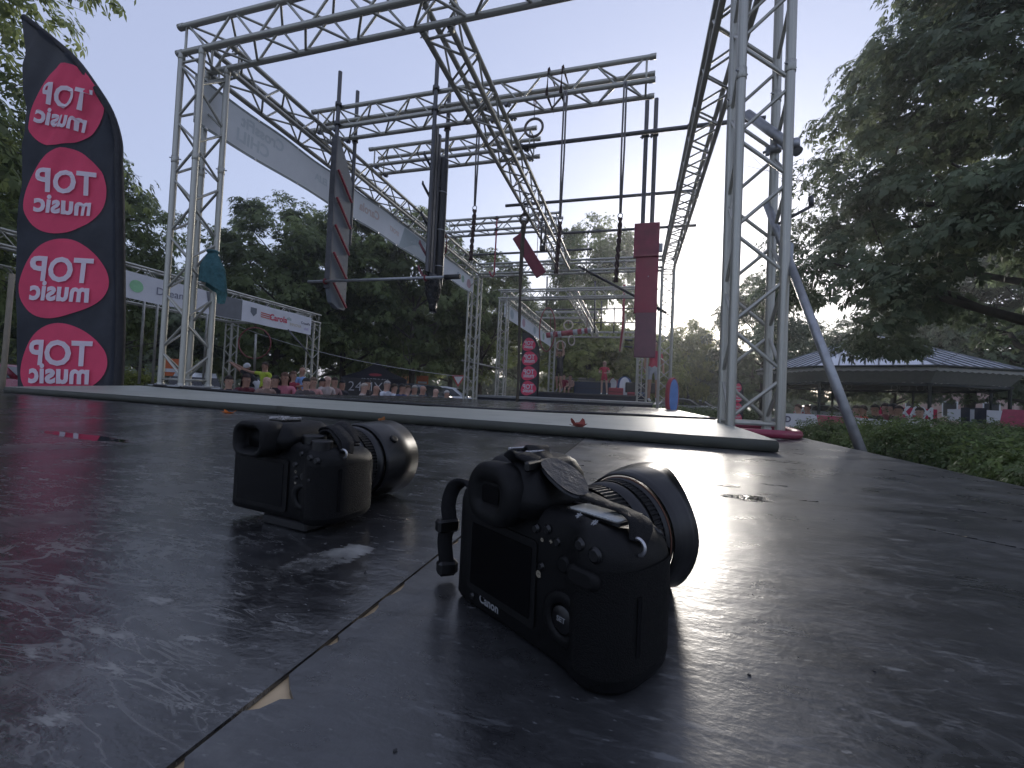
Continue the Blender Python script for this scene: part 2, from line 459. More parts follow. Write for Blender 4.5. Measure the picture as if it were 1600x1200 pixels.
# lifted splinters of film at the worn places of the right-hand sheet
torn = pmat('torn_film', (.010, .010, .011), .3, 0, .5, 300, bump=1.0, bscale=400)
for (px, py, L_, W_, a, n) in [(1135, 760, .045, .010, .1, 3), (1205, 758, .05, .008, -.1, 3), (1262, 783, .03, .006, 0, 2), (1510, 798, .045, .006, -.3, 3), (1590, 815, .05, .006, -.4, 3), (1540, 846, .12, .007, -.75, 7), (1165, 779, .075, .030, .1, 9), (900, 727, .03, .006, 0, 2), (1305, 690, .05, .006, .2, 2)]:
    p = at_z(px, py, 0); r = random.Random(px); b = MB()
    for k in range(n):
        u_ = (k + .5) / n - .5; l = L_ / n * r.uniform(.7, 1.5); w = W_ * r.uniform(.12, .35); N = 11
        cx, cy = u_ * L_, r.uniform(-.5, .5) * W_ * .7
        ring = [Vector((cx + l / 2 * math.cos(2 * PI * i / N) * r.uniform(.55, 1.25), cy + w / 2 * math.sin(2 * PI * i / N) * r.uniform(.4, 1.4), 0)) for i in range(N)]
        b.loft([[q + Vector((0, 0, .0003)) for q in ring], [q * 1 + Vector((0, 0, .0006 + max(0, .0022 * (q.x - cx) / l))) for q in ring]], smooth=False)
    o_ = b.build('torn_film', torn, stage); o_.location = (p.x, p.y, 0); o_.rotation_euler.z = a; o_['kind'] = 'stuff'
# grit on the sheets
r = random.Random(5)
gm = MB()
for k in range(110):
    x, y = r.uniform(-.9, .8), r.uniform(.12, 1.5)
    q = r.choice([.0003, .0004, .0005, .0008])
    gm.box((x, y, q * .45), (q * 2, q * 1.6, q * .9), RZ(r.uniform(0, 3)).to_3x3())
tag(gm.build('grit', pmat('grit', (.03, .03, .03), .9), stage), kind='stuff')

# ------------------------------------------------------------------ pale exercise mats lying across the stage, and the deck behind
def mat_top():
    m, nt, b = _new('mat_top')
    n = noise_node(nt, 3, 6, .6); n2 = noise_node(nt, 16, 5, .6, stretch=(.5, 1.5, 1))
    c = ramp(nt, n.outputs['Fac'], [(.3, (.24, .25, .215)), (.7, (.32, .33, .285))]).outputs['Color']
    d = ramp(nt, n2.outputs['Fac'], [(.27, (.09, .09, .085)), (.36, (1, 1, 1))]).outputs['Color']
    mx = nt.nodes.new('ShaderNodeMix'); mx.data_type = 'RGBA'; mx.blend_type = 'MULTIPLY'; mx.inputs['Factor'].default_value = .8
    nt.links.new(c, mx.inputs['A']); nt.links.new(d, mx.inputs['B']); nt.links.new(mx.outputs['Result'], b.inputs['Base Color'])
    b.inputs['Roughness'].default_value = .5
    bp = nt.nodes.new('ShaderNodeBump'); bp.inputs['Strength'].default_value = .15
    nt.links.new(n2.outputs['Fac'], bp.inputs['Height']); nt.links.new(bp.outputs['Normal'], b.inputs['Normal'])
    return m
MT = mat_top(); MS = pmat('mat_side', (.045, .047, .036), .6, 0, .25, 10, bump=.15)
FL, FR = Vector((-4.68, 2.12, .048)), Vector((.472, 1.64, .048))
BR, BL = Vector((.575, 3.40, .047)), Vector((-4.06, 2.66, .098))
def sag(t): return Vector((0, 0, -.030 * 4 * t * (1 - t)))
def make_mat(t0, t1, label):
    a, b_, c, d = FL.lerp(FR, t0), FL.lerp(FR, t1), BL.lerp(BR, t1), BL.lerp(BR, t0)
    th = thing('exercise_mat', label, 'mat', ((a + c) / 2).to_tuple()[:2] + (0.0,), 0, 'pale mats across the stage')
    o = Vector((th.location.x, th.location.y, 0))
    N = 24; rnd = .012
    top = MB(); rows = []
    for j in range(N // 2 + 1):
        v = j / (N // 2)
        row = []
        for i in range(N + 1):
            u_ = i / N
            p = (a.lerp(b_, u_)).lerp(d.lerp(c, u_) + sag(t0 + (t1 - t0) * u_), v) - o
            p.z += .0025 * math.sin(u_ * 9 + t0 * 20 + v * 3) * (v * (1 - v) * 4) - (.006 if (i in (0, N) or j in (0, N // 2)) else 0)
            row.append(p)
        rows.append(row)
    W = N + 1
    top.add([p for rw in rows for p in rw], [(j * W + i, j * W + i + 1, (j + 1) * W + i + 1, (j + 1) * W + i) for j in range(N // 2) for i in range(N)], True)
    ring = rows[0] + [rw[-1] for rw in rows[1:]] + rows[-1][-2::-1] + [rw[0] for rw in rows[-2:0:-1]]
    cen = sum(ring, Vector()) / len(ring)
    def off(p, k, z): 
        q = (p - cen); q.z = 0; q.normalize(); return Vector((p.x + q.x * k, p.y + q.y * k, z(p.z)))
    side = MB().loft([[off(p, -.001, lambda z: z - .0005) for p in ring], [off(p, .006, lambda z: z - .006) for p in ring], [off(p, .008, lambda z: z * .5) for p in ring], [off(p, .004, lambda z: .004) for p in ring], [off(p, -.01, lambda z: .0005) for p in ring]], caps=False)
    top.build('mat_top', MT, th); side.build('mat_side', MS, th)
    return th
make_mat(0.0, .5545, 'pale grey mat with olive side at the left, beneath the feather flag')
make_mat(.5575, 1.0, 'pale grey mat with olive side, nearer piece ending beside the red hose')
DT = pmat('deck_top', (.20, .205, .20), .55, 0, .2, 5)
deck = thing('low_deck', 'low black-edged deck board lying behind the pale mats', 'deck', (-1.7, 3.6, 0))
o = Vector((-1.7, 3.6, 0))
dz = Vector((0, 0, .012))
e0 = BL + Vector((.12, .03, 0)); e1 = BR + Vector((.0, .03, 0))
fr = [e0.lerp(e1, t) + dz + sag(t) + Vector((0, 0, .003 * math.sin(t * 17) )) for t in [k / 24 for k in range(25)]]
bk = [p + Vector((.02, .5, -.03)) for p in fr]
MB().add([p - o for p in fr + bk], [(i, i + 1, 26 + i, 25 + i) for i in range(24)], True).build('deck_top', DT, deck)
MB().path([p - o - Vector((0, .004, .008)) for p in fr] + [fr[-1] - o + Vector((.012, .02, -.01))] + [p - o + Vector((.012, 0, -.008)) for p in (bk[-1],)], .009, 8).build('edge_trim', black_rub, deck)
MB().add([p - o for p in fr] + [Vector((p.x - o.x, p.y - o.y, .001)) for p in fr], [(i, i + 1, 26 + i, 25 + i) for i in range(24)], True).build('deck_face', black_rub, deck)
# fallen leaves
def dry_leaf(label, p, size, col, rot, curl=.5, tilt=0.0):
    r = random.Random(int(size * 1e4) + int(rot * 100))
    b = MB(); pts = []; n = 26
    for k in range(n):
        t = 2 * PI * k / n
        rr = size * (.55 + .35 * abs(math.cos(2.5 * t)) ** .7 + r.uniform(-.06, .06))
        x, y = rr * math.cos(t), rr * math.sin(t) * .8
        pts.append(Vector((x, y, size * .10 + curl * (x * x + .6 * y * y) / size * (1.0 + .5 * math.sin(3 * t)))))
    mid = [q * .5 for q in pts]
    for q in mid: q.z = size * .05 + curl * .25 * q.xy.length_squared / size
    vs = [Vector((0, 0, size * .05))] + mid + pts
    fs = [(0, 1 + k, 1 + (k + 1) % n) for k in range(n)] + [(1 + k, 1 + n + k, 1 + n + (k + 1) % n, 1 + (k + 1) % n) for k in range(n)]
    M = RZ(rot) @ RX(tilt)
    th = thing('dry_leaf', label, 'leaf', p, 0, 'dry leaves on the stage')
    lo = min((M @ q).z for q in vs)
    b.add([M @ q - Vector((0, 0, lo)) for q in vs], fs, True).build('leaf_blade', fabric_mat('leaf_' + label.split()[0], col, .25, .3, 60), th, fix=False)
    bb = MB(); bb.path([M @ Vector((-size * .3, 0, size * .1)) - Vector((0, 0, lo)), M @ Vector((-size * 1.0, .1 * size, size * .2)) - Vector((0, 0, lo)), M @ Vector((-size * 1.35, .2 * size, size * .3)) - Vector((0, 0, lo))], size * .03, 5).build('stalk', pmat('leaf_stalk', (.18, .09, .04), .8), th)
dry_leaf('orange dry leaf lying on the stage before the left mat', at_z(358, 646, 0), .036, (.50, .14, .03), .4, .5)
dry_leaf('brown curled leaf against the mat behind the left camera lens', at_z(597, 664, 0), .036, (.30, .13, .05), 2.2, .8, .5)
dry_leaf('reddish dry leaf on top of the right mat', at_z(905, 667, .05), .042, (.22, .06, .05), 1.2, .7)
# red hose ring by the tower
c = at_z(1190, 681, .02)
hose = MB(); M = RZ(.3).to_3x3()
pts = [Vector((.27 * math.cos(t), .42 * math.sin(t), .022 + .004 * math.sin(3 * t))) for t in [2 * PI * k / 48 for k in range(48)]]
hose.path(pts, .021, 10, closed=True)
h = tag(hose.build('rubber_ring', pmat('crimson_rubber', (.24, .03, .06), .45, 0, .15, 12)), 'crimson rubber tube ring lying flat at the foot of the right tower', 'ring')
h.location = (.585, 2.72, 0)
# ------------------------------------------------------------------ box truss: four chords, zigzag bracing
CH, BR_ = .025, .0105
def truss(parent, name, p0, axis, length, w, pitch=.265, lod=0, near=None, m=None, label=None, phase=0, ends=True, top_level=None):
    """p0: centre of the corner chord with least coordinates; axis 'x','y','z'. lod 0: every brace its own part, 1: bracing joined"""
    m = m or alu
    p0 = Vector(p0)
    ax = {'x': Vector((1, 0, 0)), 'y': Vector((0, 1, 0)), 'z': Vector((0, 0, 1))}[axis]
    s1, s2 = {'x': (Vector((0, 1, 0)), Vector((0, 0, 1))), 'y': (Vector((1, 0, 0)), Vector((0, 0, 1))), 'z': (Vector((1, 0, 0)), Vector((0, 1, 0)))}[axis]
    cs = [p0, p0 + s1 * w, p0 + s1 * w + s2 * w, p0 + s2 * w]
    # the part's own mesh: the welded end frame; the other frame and the coupler collars are pieces of it
    def frame(t):
        e = MB()
        pts = []
        for k in range(4):
            a_, b_ = cs[k] + ax * t, cs[(k + 1) % 4] + ax * t
            pts += [a_.lerp(b_, .06), a_.lerp(b_, .94)]
        return e.path(pts, .0105, 8, closed=True)
    part = frame(.06).build(name, m, parent)
    if ends: frame(length - .06).build('end_frame', m, part)
    joints = [0.0, length]
    if length > 2.6: joints.insert(1, 2.0 if length < 5 else length / 2)
    for t in joints:
        for c in cs:
            bar('collar', c + ax * (t - .03), c + ax * (t + .03), CH + .0035, m, part, 12)
            if lod == 0:
                pd = (s1 * .8 + s2 * .6); bar('coupler_pin', c + ax * (t + .012) - pd * .042, c + ax * (t + .012) + pd * .044, .0055, gsteel, part, 8)
    for c in cs:
        bar('chord', c, c + ax * length, CH, m, part, 14)
    n = max(2, int(round((length - .12) / pitch)))
    st = (length - .12) / n
    joined = MB(); cnt = 0
    for f in range(4):
        a, b = cs[f], cs[(f + 1) % 4]
        for k in range(n):
            t0 = .06 + k * st + .025; t1 = .06 + (k + 1) * st - .025
            q0, q1 = (a, b) if (k + f + phase) % 2 == 0 else (b, a)
            A, B = q0 + ax * t0, q1 + ax * t1
            mid = (A + B) / 2
            if lod == 0 and (near is None or near(mid)):
                bar('brace', A, B, BR_, m, part, 8, False); cnt += 1
            else:
                joined.tube(A, B, BR_, 5, False)
    if joined.v:
        tag(joined.build('bracing', m, part, fix=False), kind='stuff')
    return part
S = .24
XL, XM, XR = -3.97, -1.745, .516
YF, YB = 2.67, 9.72
ZB, ZT = 3.06, 3.30
cage = thing('truss_frame', 'large aluminium box truss frame standing over the stage', 'truss frame', (XL, YF, 0))
def L_(x, y, z): return (x - XL, y - YF, z)
nearf = lambda p: True
far6 = lambda p: p.y + YF < 6.2
tw = truss(cage, 'tower', L_(XL, 2.76, .098), 'z', ZB - .098 - .03, S, phase=1); tag(tw, 'front left tower with a teal cloth tied to it')
tw = truss(cage, 'tower', L_(XR, 2.585, .0), 'z', 3.30, S); tag(tw, 'front right tower beside the crimson tube ring')
truss(cage, 'tower', L_(XL, YB, -.5), 'z', ZB + .5 - .03, S, lod=1)
truss(cage, 'tower', L_(XR, YB, -.5), 'z', ZB + .5 - .03, S, lod=1)
bf = truss(cage, 'beam', L_(XL - .02, 2.76, ZB), 'x', 5.1, S, phase=1); tag(bf, 'front cross beam')
bl = truss(cage, 'beam', L_(XL, 2.76 + S + .05, ZB), 'y', YB - 2.76 - S + .2, S, near=far6); tag(bl, 'left lengthwise beam carrying the white banner')
bm_ = truss(cage, 'beam', L_(XM, 2.76 + S + .05, ZB), 'y', YB - 2.76 - S - .1, S, near=far6); tag(bm_, 'middle lengthwise beam')
br = truss(cage, 'beam', L_(XR, 2.585 + S + .05, ZB), 'y', YB - 2.585 - S + .2, S, near=far6); tag(br, 'right lengthwise beam')
truss(cage, 'beam', L_(XL + S + .05, YB, ZB), 'x', XR - XL - S - .1, S, lod=1)
for (x, y, z) in ((XL, 2.76, .098), (XR, 2.585, 0)):
    b = MB(); b.box((x + S / 2 - XL, y + S / 2 - YF, z + .004), (.36, .36, .012), bev=.002)
    b.build('base_plate', gsteel, cage)

# clamp, used wherever a pipe is bolted to a truss
def clamp_mb(b, p, axis=Vector((0, 0, 1)), r=.03):
    p = Vector(p); t = axis.normalized()
    b.tube(p - t * .022, p + t * .022, r + .009, 12)
    s = t.cross(Vector((.3, .5, .8))).normalized()
    b.tube(p + s * (r), p + s * (r + .045), .009, 8); b.box(p + s * (r + .02) + t * 0, (.02, .02, .05))
def clamp(parent, p, axis=Vector((0, 0, 1)), r=.03, m=None):
    b = MB(); clamp_mb(b, p, axis, r); return b.build('clamp', m or dark_steel, parent)
# cross trusses resting on the frame
def cross(y, x0, x1, label, lod=0):
    t = thing('cross_truss', label, 'truss beam', (x0, y, 3.335), 0, 'cross trusses resting on the frame')
    truss(t, 'beam', (0, 0, .035), 'x', x1 - x0, S, lod=lod, pitch=.26)
    for xx in (XL + .0, XL + S, XM, XM + S):
        if x0 < xx < x1:
            for yy in (0, S): clamp(t, (xx - x0 + .045, yy, .012), Vector((0, 1, 0)), .018)
    return t
cross(4.40, -4.0, .07, 'longest cross truss on top of the frame, strung with straps and a ring')
cross(5.28, -3.77, -1.35, 'short cross truss directly behind the longest one')
cross(7.86, -3.75, -1.45, 'farthest short cross truss, a red bar hanging from it', 1)
def pipe(p0, p1, r, m, label, cat='pipe', group='loose steel pipes on the frame', clamps=(), name='steel_pipe'):
    p0, p1 = Vector(p0), Vector(p1)
    th = thing(name, label, cat, p0, 0, group)
    b = MB(); d = (p1 - p0).normalized()
    b.lathe([(r * .82, .03), (r * .82, 0), (r, 0), (r, (p1 - p0).length), (r * .82, (p1 - p0).length), (r * .82, (p1 - p0).length - .03)], 12, d.to_track_quat('Z', 'Y').to_matrix().to_4x4())
    b.build('pipe_body', m, th)
    for q in clamps: clamp(th, Vector(q) - p0, d, r)
    return th
ZP = 3.352
pipe((-1.62, 5.23, ZP), (1.30, 5.23, ZP), .025, dark_steel, 'nearest dark cross pipe, running from the middle to the right truss', clamps=[(XM + S, 5.23, ZP), (XR, 5.23, ZP), (XR + S, 5.23, ZP)])
pipe((-2.2, 6.85, ZP), (.82, 6.85, ZP), .025, dark_steel, 'second dark cross pipe, above the tilted red plank', clamps=[(XM, 6.85, ZP), (XR, 6.85, ZP)])
pipe((-1.75, 8.22, ZP), (.98, 8.22, ZP), .025, dark_steel, 'third dark cross pipe, sticking out past the right truss', clamps=[(XM, 8.22, ZP), (XR, 8.22, ZP)])
pipe((-3.9, 9.2, ZP), (-.96, 9.2, ZP), .025, dark_steel, 'farthest dark cross pipe, between left and middle truss', clamps=[(XM, 9.2, ZP)])

# brace and clamps at the right tower
t = thing('brace_pole', 'slanted galvanised pole bracing the right tower at the stage edge', 'pole', (.865, 1.98, 0))
o = Vector(t.location)
top = at_y(1228, 395, 2.62)
ft = at_z(1352, 722, -.06)
MB().tube(ft - o, top - o, .020, 14).build('pole', gsteel, t)
MB().box(top - o, (.06, .06, .10), bev=.01).build('end_fitting', gsteel, t)
t = thing('swivel_strut', 'short slanted tube clamped across the inside of the right tower', 'strut', (.6, 2.75, 2.0))
o = Vector(t.location)
A, B = at_y(1168, 178, 2.92), at_y(1247, 237, 2.62)
MB().tube(A - o, B - o, .026, 14).build('tube', gsteel, t)
clamp(t, at_y(1212, 232, 2.80) - o, Vector((0, 0, 1)), .022, gsteel); clamp(t, at_y(1242, 225, 2.60) - o, Vector((0, 0, 1)), .016, gsteel)
A, B = at_y(1198, 318, 2.84), at_y(1215, 355, 2.8)
t = thing('spigot_pipe', 'slanted pipe inside the right tower, its end poking out right', 'pipe', A)
o = A
MB().tube((0, 0, 0), at_y(1232, 405, 2.66) - o, .022, 12).build('pipe_body', gsteel, t)
MB().tube(at_y(1216, 350, 2.72) - o, at_y(1268, 322, 2.66) - o, .009, 8).build('handle', dark_steel, t)
MB().tube(at_y(1268, 322, 2.66) - o, at_y(1267, 307, 2.66) - o, .014, 8).build('handle_end', dark_steel, t)

# teal cloth tied to the left tower
def cloth():
    b = MB(); o = at_y(333, 392, 2.86)
    rows = []
    for j in range(14):
        v = j / 13; row = []
        for i in range(29):
            a = 2 * PI * i / 28
            rr = (.03 + .055 * min(1, v * 2.2)) * (1 + .28 * math.sin(3 * a + 1.3) * v + .16 * math.sin(7 * a) * v)
            zz = -.33 * v * (1 + .16 * math.sin(a + .8)) - (.08 * v if 0.4 < a < 1.9 else 0)
            row.append(Vector((rr * math.cos(a) * 1.25 + .02 * v, rr * math.sin(a) * .8, zz)))
        rows.append(row)
    b.add([p for r_ in rows for p in r_], [(j * 29 + i, j * 29 + i + 1, (j + 1) * 29 + i + 1, (j + 1) * 29 + i) for j in range(13) for i in range(28)], True)
    t = thing('cloth', 'crumpled teal cloth tied to the left tower', 'cloth', o)
    b.build('drape', fabric_mat('teal_cloth', (.055, .13, .14), .2, .3, 30), t)
    k = MB(); k.torus((0, 0, -.01), .036, .014, seg=20); k.build('knot', MATS['teal_cloth'], t)
cloth()
# white banner along the left truss
def mesh_banner():
    t = thing('mesh_banner', 'long white sponsor banner hung along the left truss, seen from behind', 'banner', (XL, 2.9, 2.75))
    o = Vector(t.location)
    N = 60; b = MB(); rows = []
    y0, y1 = 2.86, 9.9
    def S_(y, v, off=0.0):
        u_ = (y - y0) / (y1 - y0)
        sag = .018 * math.sin(u_ * PI * 7) ** 2
        zt = 2.955 + .075 * min(1, u_ * 2.2); zb = zt - .43 - .03 * (1 - u_)
        z = zt + (zb - zt) * v - sag * (1 - v)
        return Vector((XL + .035 + .014 * math.sin(u_ * 31 + v * 2) * v + off, y, z)) - o
    W = 9
    for i in range(N + 1):
        for j in range(W): rows.append(S_(y0 + (y1 - y0) * i / N, j / (W - 1)))
    b.add(rows, [(i * W + j, (i + 1) * W + j, (i + 1) * W + j + 1, i * W + j + 1) for i in range(N) for j in range(W - 1)], True)
    b.build('banner_sheet', fabric_mat('banner_white', (.82, .84, .84), .75, .05, 3), t, fix=False)
    hem = fabric_mat('banner_hem', (.34, .37, .36), .2, .1, 6)
    for v0, v1 in ((0.0, .06), (.94, 1.0)):
        h = MB(); h.add([S_(y0 + (y1 - y0) * i / N, v, .003) for i in range(N + 1) for v in (v0, v1)], [(2 * i, 2 * i + 2, 2 * i + 3, 2 * i + 1) for i in range(N)], True)
        h.build('hem', hem, t, fix=False)
    ey = pmat('eyelet_steel', (.75, .75, .75), .3, .9)
    for k in range(13):
        for v in (.03, .97):
            p = S_(y0 + .12 + k * .56, v, .006)
            MB().lathe([(.006, -.002), (.013, -.002), (.013, .002), (.006, .002)], 12, Matrix.Translation(p) @ RY(PI / 2)).build('eyelet', ey, t)
    # faint print showing through from the far side, reversed
    ghost = fabric_mat('ghost_print', (.70, .74, .75), .72, .05, 5)
    ghost_r = fabric_mat('ghost_red', (.72, .62, .58), .72, .05, 5)
    ghost_d = fabric_mat('ghost_dark', (.55, .61, .62), .68, .05, 5)
    ghost_g = fabric_mat('ghost_green', (.42, .56, .44), .4, .05, 5)
    def word(txt, y, v, size, m):
        # seen from the stage (+x side) the words read backwards
        vs, fs = text_mb(txt, size, .004 * size / .12)
        MB().add([S_(y - p.x, v - p.y / .44, .004) for p in vs], fs, False).build('print', m, t, fix=False)
    word('CrossFit', 3.62, .30, .16, ghost); word('CHILI', 3.50, .66, .17, ghost)
    word('Carola', 5.55, .42, .18, ghost_r); word('SPORT', 6.25, .52, .10, ghost_r)
    word('D', 8.95, .5, .2, ghost_d); word('ELIA', 4.5, .45, .12, ghost)
    def blob(y, v, rad_, m, n=28, wob=.06):
        pts = [(rad_ * (1 + wob * math.sin(3 * a)) * math.cos(a), rad_ * (1 + wob * math.cos(2 * a)) * math.sin(a)) for a in [2 * PI * k / n for k in range(n)]]
        MB().add([S_(y, v, .004)] + [S_(y + p, v + q / .44, .004) for p, q in pts], [(0, 1 + k, 1 + (k + 1) % n) for k in range(n)], False).build('print', m, t, fix=False)
    blob(9.62, .52, .12, fabric_mat('ghost_pink', (.62, .44, .48), .4, .05, 5)); blob(9.25, .48, .09, ghost_g)
    MB().add([S_(6.95 + q, v, .0035) for q, v in ((-.38, .08), (.38, .08), (.52, .92), (-.52, .92))], [(0, 1, 2, 3)], False).build('print', ghost_d, t, fix=False)
    word('AUTO', 6.95, .4, .14, ghost)
    return t
mesh_banner()
# ------------------------------------------------------------------ obstacles hanging from the frame
def vpipe(parent, x, y, z0, z1, r=.024, m=None):
    o = Vector(parent.location)
    return bar('hanger_pipe', Vector((x, y, z0)) - o, Vector((x, y, z1)) - o, r, m or dark_steel, parent, 14)
# grey board with red rungs, edge on to the cross truss
X = -3.60
t = thing('rung_board', 'hanging grey climbing board with five slanted red rungs', 'climbing board', (X, 4.5, 1.15))
o = Vector(t.location)
y0, y1 = 4.33, 4.64
board = pmat('grey_board', (.13, .145, .16), .55, 0, .15, 5, bump=.06, bscale=60)
poly = [(y0 + .02, 3.22), (y0, 3.19), (y0, 1.32), (y0 + .05, 1.18), (y0 + .16, 1.13), (y1 - .02, 1.13), (y1, 1.16), (y1, 2.78), (y1 - .12, 2.98)]
b = MB(); b.prism([(p - o.y, q - o.z) for p, q in poly], -.03, .03, Matrix(((0, 0, 1, 0), (1, 0, 0, 0), (0, 1, 0, 0), (0, 0, 0, 1)))); b.build('board', board, t)
b = MB(); b.box((.0, y0 - .012 - o.y, (1.34 + 3.2) / 2 - o.z), (.08, .02, 1.86), bev=.004); b.build('edge_strip', dark_steel, t)
for k in range(5):
    zt = 2.80 - k * .338
    A, B = Vector((.05, y0 + .015 - o.y, zt - o.z)), Vector((.05, y1 - .01 - o.y, zt - .285 - o.z))
    d = (B - A); L = d.length; M = d.to_track_quat('X', 'Z').to_matrix().to_4x4()
    rg = MB(); rg.box((0, 0, 0), (L, .028, .024), Matrix.Translation((A + B) / 2) @ M, bev=.005)
    rung = rg.build('rung', red_paint, t)
    for s in (.15, .5, .85):
        p = A.lerp(B, s) + Vector((.02, 0, .0))
        MB().lathe([(.006, 0), (.006, .004), (.003, .005)], 8, Matrix.Translation(p) @ RY(PI / 2)).build('screw', gsteel, rung)
for q in ((.12, 3.0), (.05, 2.4), (.3, 2.1), (.1, 1.75), (.28, 1.4)):
    MB().lathe([(.007, 0), (.007, .003)], 8, Matrix.Translation((.03, y0 + q[0] - o.y, q[1] - o.z)) @ RY(PI / 2)).build('bolt', dark_steel, t)
vpipe(t, X, 4.345, 1.35, 4.02, .024); vpipe(t, X + .0, 4.69, 2.0, 4.02, .024)
for yy in (4.345, 4.69):
    clamp(t, Vector((X, yy + (.0), 3.37)) - o, Vector((0, 0, 1)), .03); clamp(t, Vector((X, yy, 3.61)) - o, Vector((0, 0, 1)), .03)
# black peg post
X = -2.29
t = thing('peg_post', 'hanging black padded peg post with pink pegs and a wrapped end', 'peg post', (X, 4.5, 1.2))
o = Vector(t.location)
blk = pmat('black_padding', (.016, .017, .02), .38, 0, .3, 12, bump=.1, bscale=40)
b = MB(); b.box((0, 4.40 - o.y, (3.20 + 1.48) / 2 - o.z), (.05, .06, 1.72), bev=.006); b.build('rail', blk, t)
b = MB(); b.box((.0, 4.475 - o.y, (3.15 + 1.48) / 2 - o.z), (.05, .045, 1.67), bev=.006); b.build('rail', dark_steel, t)
b = MB(); b.lathe([(.02, 0), (.055, .0), (.06, .01), (.06, 1.50), (.055, 1.52), (.02, 1.52)], 24, Matrix.Translation((.02, 4.585 - o.y, 1.40 - o.z))); b.build('padded_tube', blk, t)
for zz in (1.62, 2.05, 2.5):
    b = MB(); b.lathe([(.0615, 0), (.0615, .012)], 24, Matrix.Translation((.02, 4.585 - o.y, zz - o.z))); b.build('tie', gsteel, t)
pink = pmat('peg_red', (.16, .05, .06), .6, 0, .2, 20)
for k, zz in enumerate((2.82, 2.48, 2.14, 1.80, 1.52)):
    A = Vector((-.02, 4.37 - o.y, zz - .12 - o.z)); B = Vector((-.09, 4.31 - o.y, zz + .02 - o.z))
    b = MB(); b.path([A, A.lerp(B, .5), B, B + Vector((0, 0, .03))], [.014, .015, .014, .008], 10); b.build('peg', pink if k > 2 else blk, t)
b = MB(); b.path([Vector((.05, 4.66 - o.y, z - o.z)) + Vector((0, .05 * s, 0)) for z, s in ((2.05, 0), (2.0, .8), (1.92, 1.1), (1.84, .8), (1.8, 0))], .008, 8); b.build('grab_loop', red_web, t)
b = MB(); rings = []
r_ = random.Random(3)
for k in range(9):
    v = k / 8
    rings.append([Vector(((.07 + .02 * math.sin(v * 5)) * (1 - .25 * v ** 3) * math.cos(a) * (1 + .18 * r_.uniform(-1, 1)), (.11 - .05 * v) * math.sin(a) * (1 + .18 * r_.uniform(-1, 1)) + 4.48 - o.y + .06 * v, 1.50 - v * .42 - o.z)) for a in [2 * PI * i / 18 for i in range(18)]])
b.loft(rings); b.build('wrapping', pmat('black_film_wrap', (.015, .016, .018), .22, 0, .3, 25, bump=.6, bscale=28), t)
for yy, zz in ((4.345, 1.5), (4.69, 2.6)): vpipe(t, X, yy, zz, 3.98, .024)
for yy in (4.345, 4.69):
    clamp(t, Vector((X, yy, 3.37)) - o, Vector((0, 0, 1)), .03); clamp(t, Vector((X, yy, 3.61)) - o, Vector((0, 0, 1)), .03)
# pale pole laid across board and post
t = thing('long_bar', 'pale metal bar strapped level across the rung board and peg post', 'bar', (-3.83, 4.27, 1.41)); 
MB().tube((0, 0, 0), (1.86, 0, 0), .0165, 14).build('tube', gsteel, t)
MB().tube((1.80, 0, 0), (1.98, 0, 0), .027, 14).build('grip', black_rub, t)
for xx in (.235, 1.56):
    b = MB(); b.torus((xx, .008, 0), .026, .011, RY(PI / 2).to_3x3(), 18, 6); b.build('strap', red_web, t)
# webbing straps with braided handles
def strap(x, y, ztop, zmid, zbot, label):
    t = thing('strap_handle', label, 'strap', (x, y, ztop), 0, 'straps with braided handles')
    for s in (-1, 1):
        b = MB(); b.path([(s * .006, 0, .03), (s * .012, 0, 0), (s * .012, 0, -.2), (s * .014, 0, (zmid - ztop) * .5), (s * .004, 0, zmid - ztop)], .006, 6, flat=(1.6, .35)); b.build('webbing', pmat('grey_webbing', (.16, .15, .15), .8), t)
    b = MB(); b.torus((0, 0, zmid - ztop - .02), .024, .005, RX(PI / 2).to_3x3(), 20, 6); b.build('carabiner', gsteel, t)
    L = zmid - zbot - .04
    for ph in range(2):
        pts = []; n = 40
        for k in range(n + 1):
            v = k / n; a = v * 26 + ph * PI
            pts.append(Vector((.012 * math.cos(a) - .02 * v * math.sin(v * 2), .012 * math.sin(a), zmid - ztop - .04 - v * L)))
        b = MB(); b.path(pts, .0135, 7); b.build('braid', pmat('worn_leather', (.05, .028, .026), .75, 0, .35, 50), t)
    return t
strap(-1.76, 4.37, 3.345, 2.22, 1.62, 'strap with dark braided handle left of the middle truss')
strap(-.80, 4.37, 3.345, 2.02, 1.44, 'strap with braided handle between middle truss and the red board')
strap(-.19, 4.37, 3.345, 2.02, 1.33, 'strap with braided handle just left of the red board')
t = thing('gym_ring', 'wooden ring on a short strap below the longest cross truss', 'ring', (-1.16, 4.5, 3.355))
b = MB(); b.path([(0, 0, .0), (0, 0, -.14)], .005, 6); b.build('webbing', MATS['grey_webbing'], t)
b = MB(); b.torus((0, 0, -.25), .10, .014, RX(PI / 2).to_3x3(), 32, 10); b.build('ring', pmat('dark_wood_ring', (.12, .10, .085), .5), t)
b = MB(); b.torus((0, .0, .28 - .24), .05, .006, RY(PI / 2).to_3x3(), 16, 6); b.build('sling', red_web, t)
for k, (xx, lab) in enumerate(((-1.0, 'dark red sling looped round the longest cross truss, left one'), (-.85, 'dark red sling looped round the longest cross truss, right one'))):
    b = MB(); b.path([(xx, 4.36, 3.36), (xx + .01, 4.36, 3.64), (xx + .03, 4.66, 3.64), (xx + .02, 4.66, 3.36)], .009, 6, closed=True, flat=(1.8, .4))
    tag(b.build('sling', pmat('brown_sling', (.06, .03, .03), .85)), lab, 'sling')
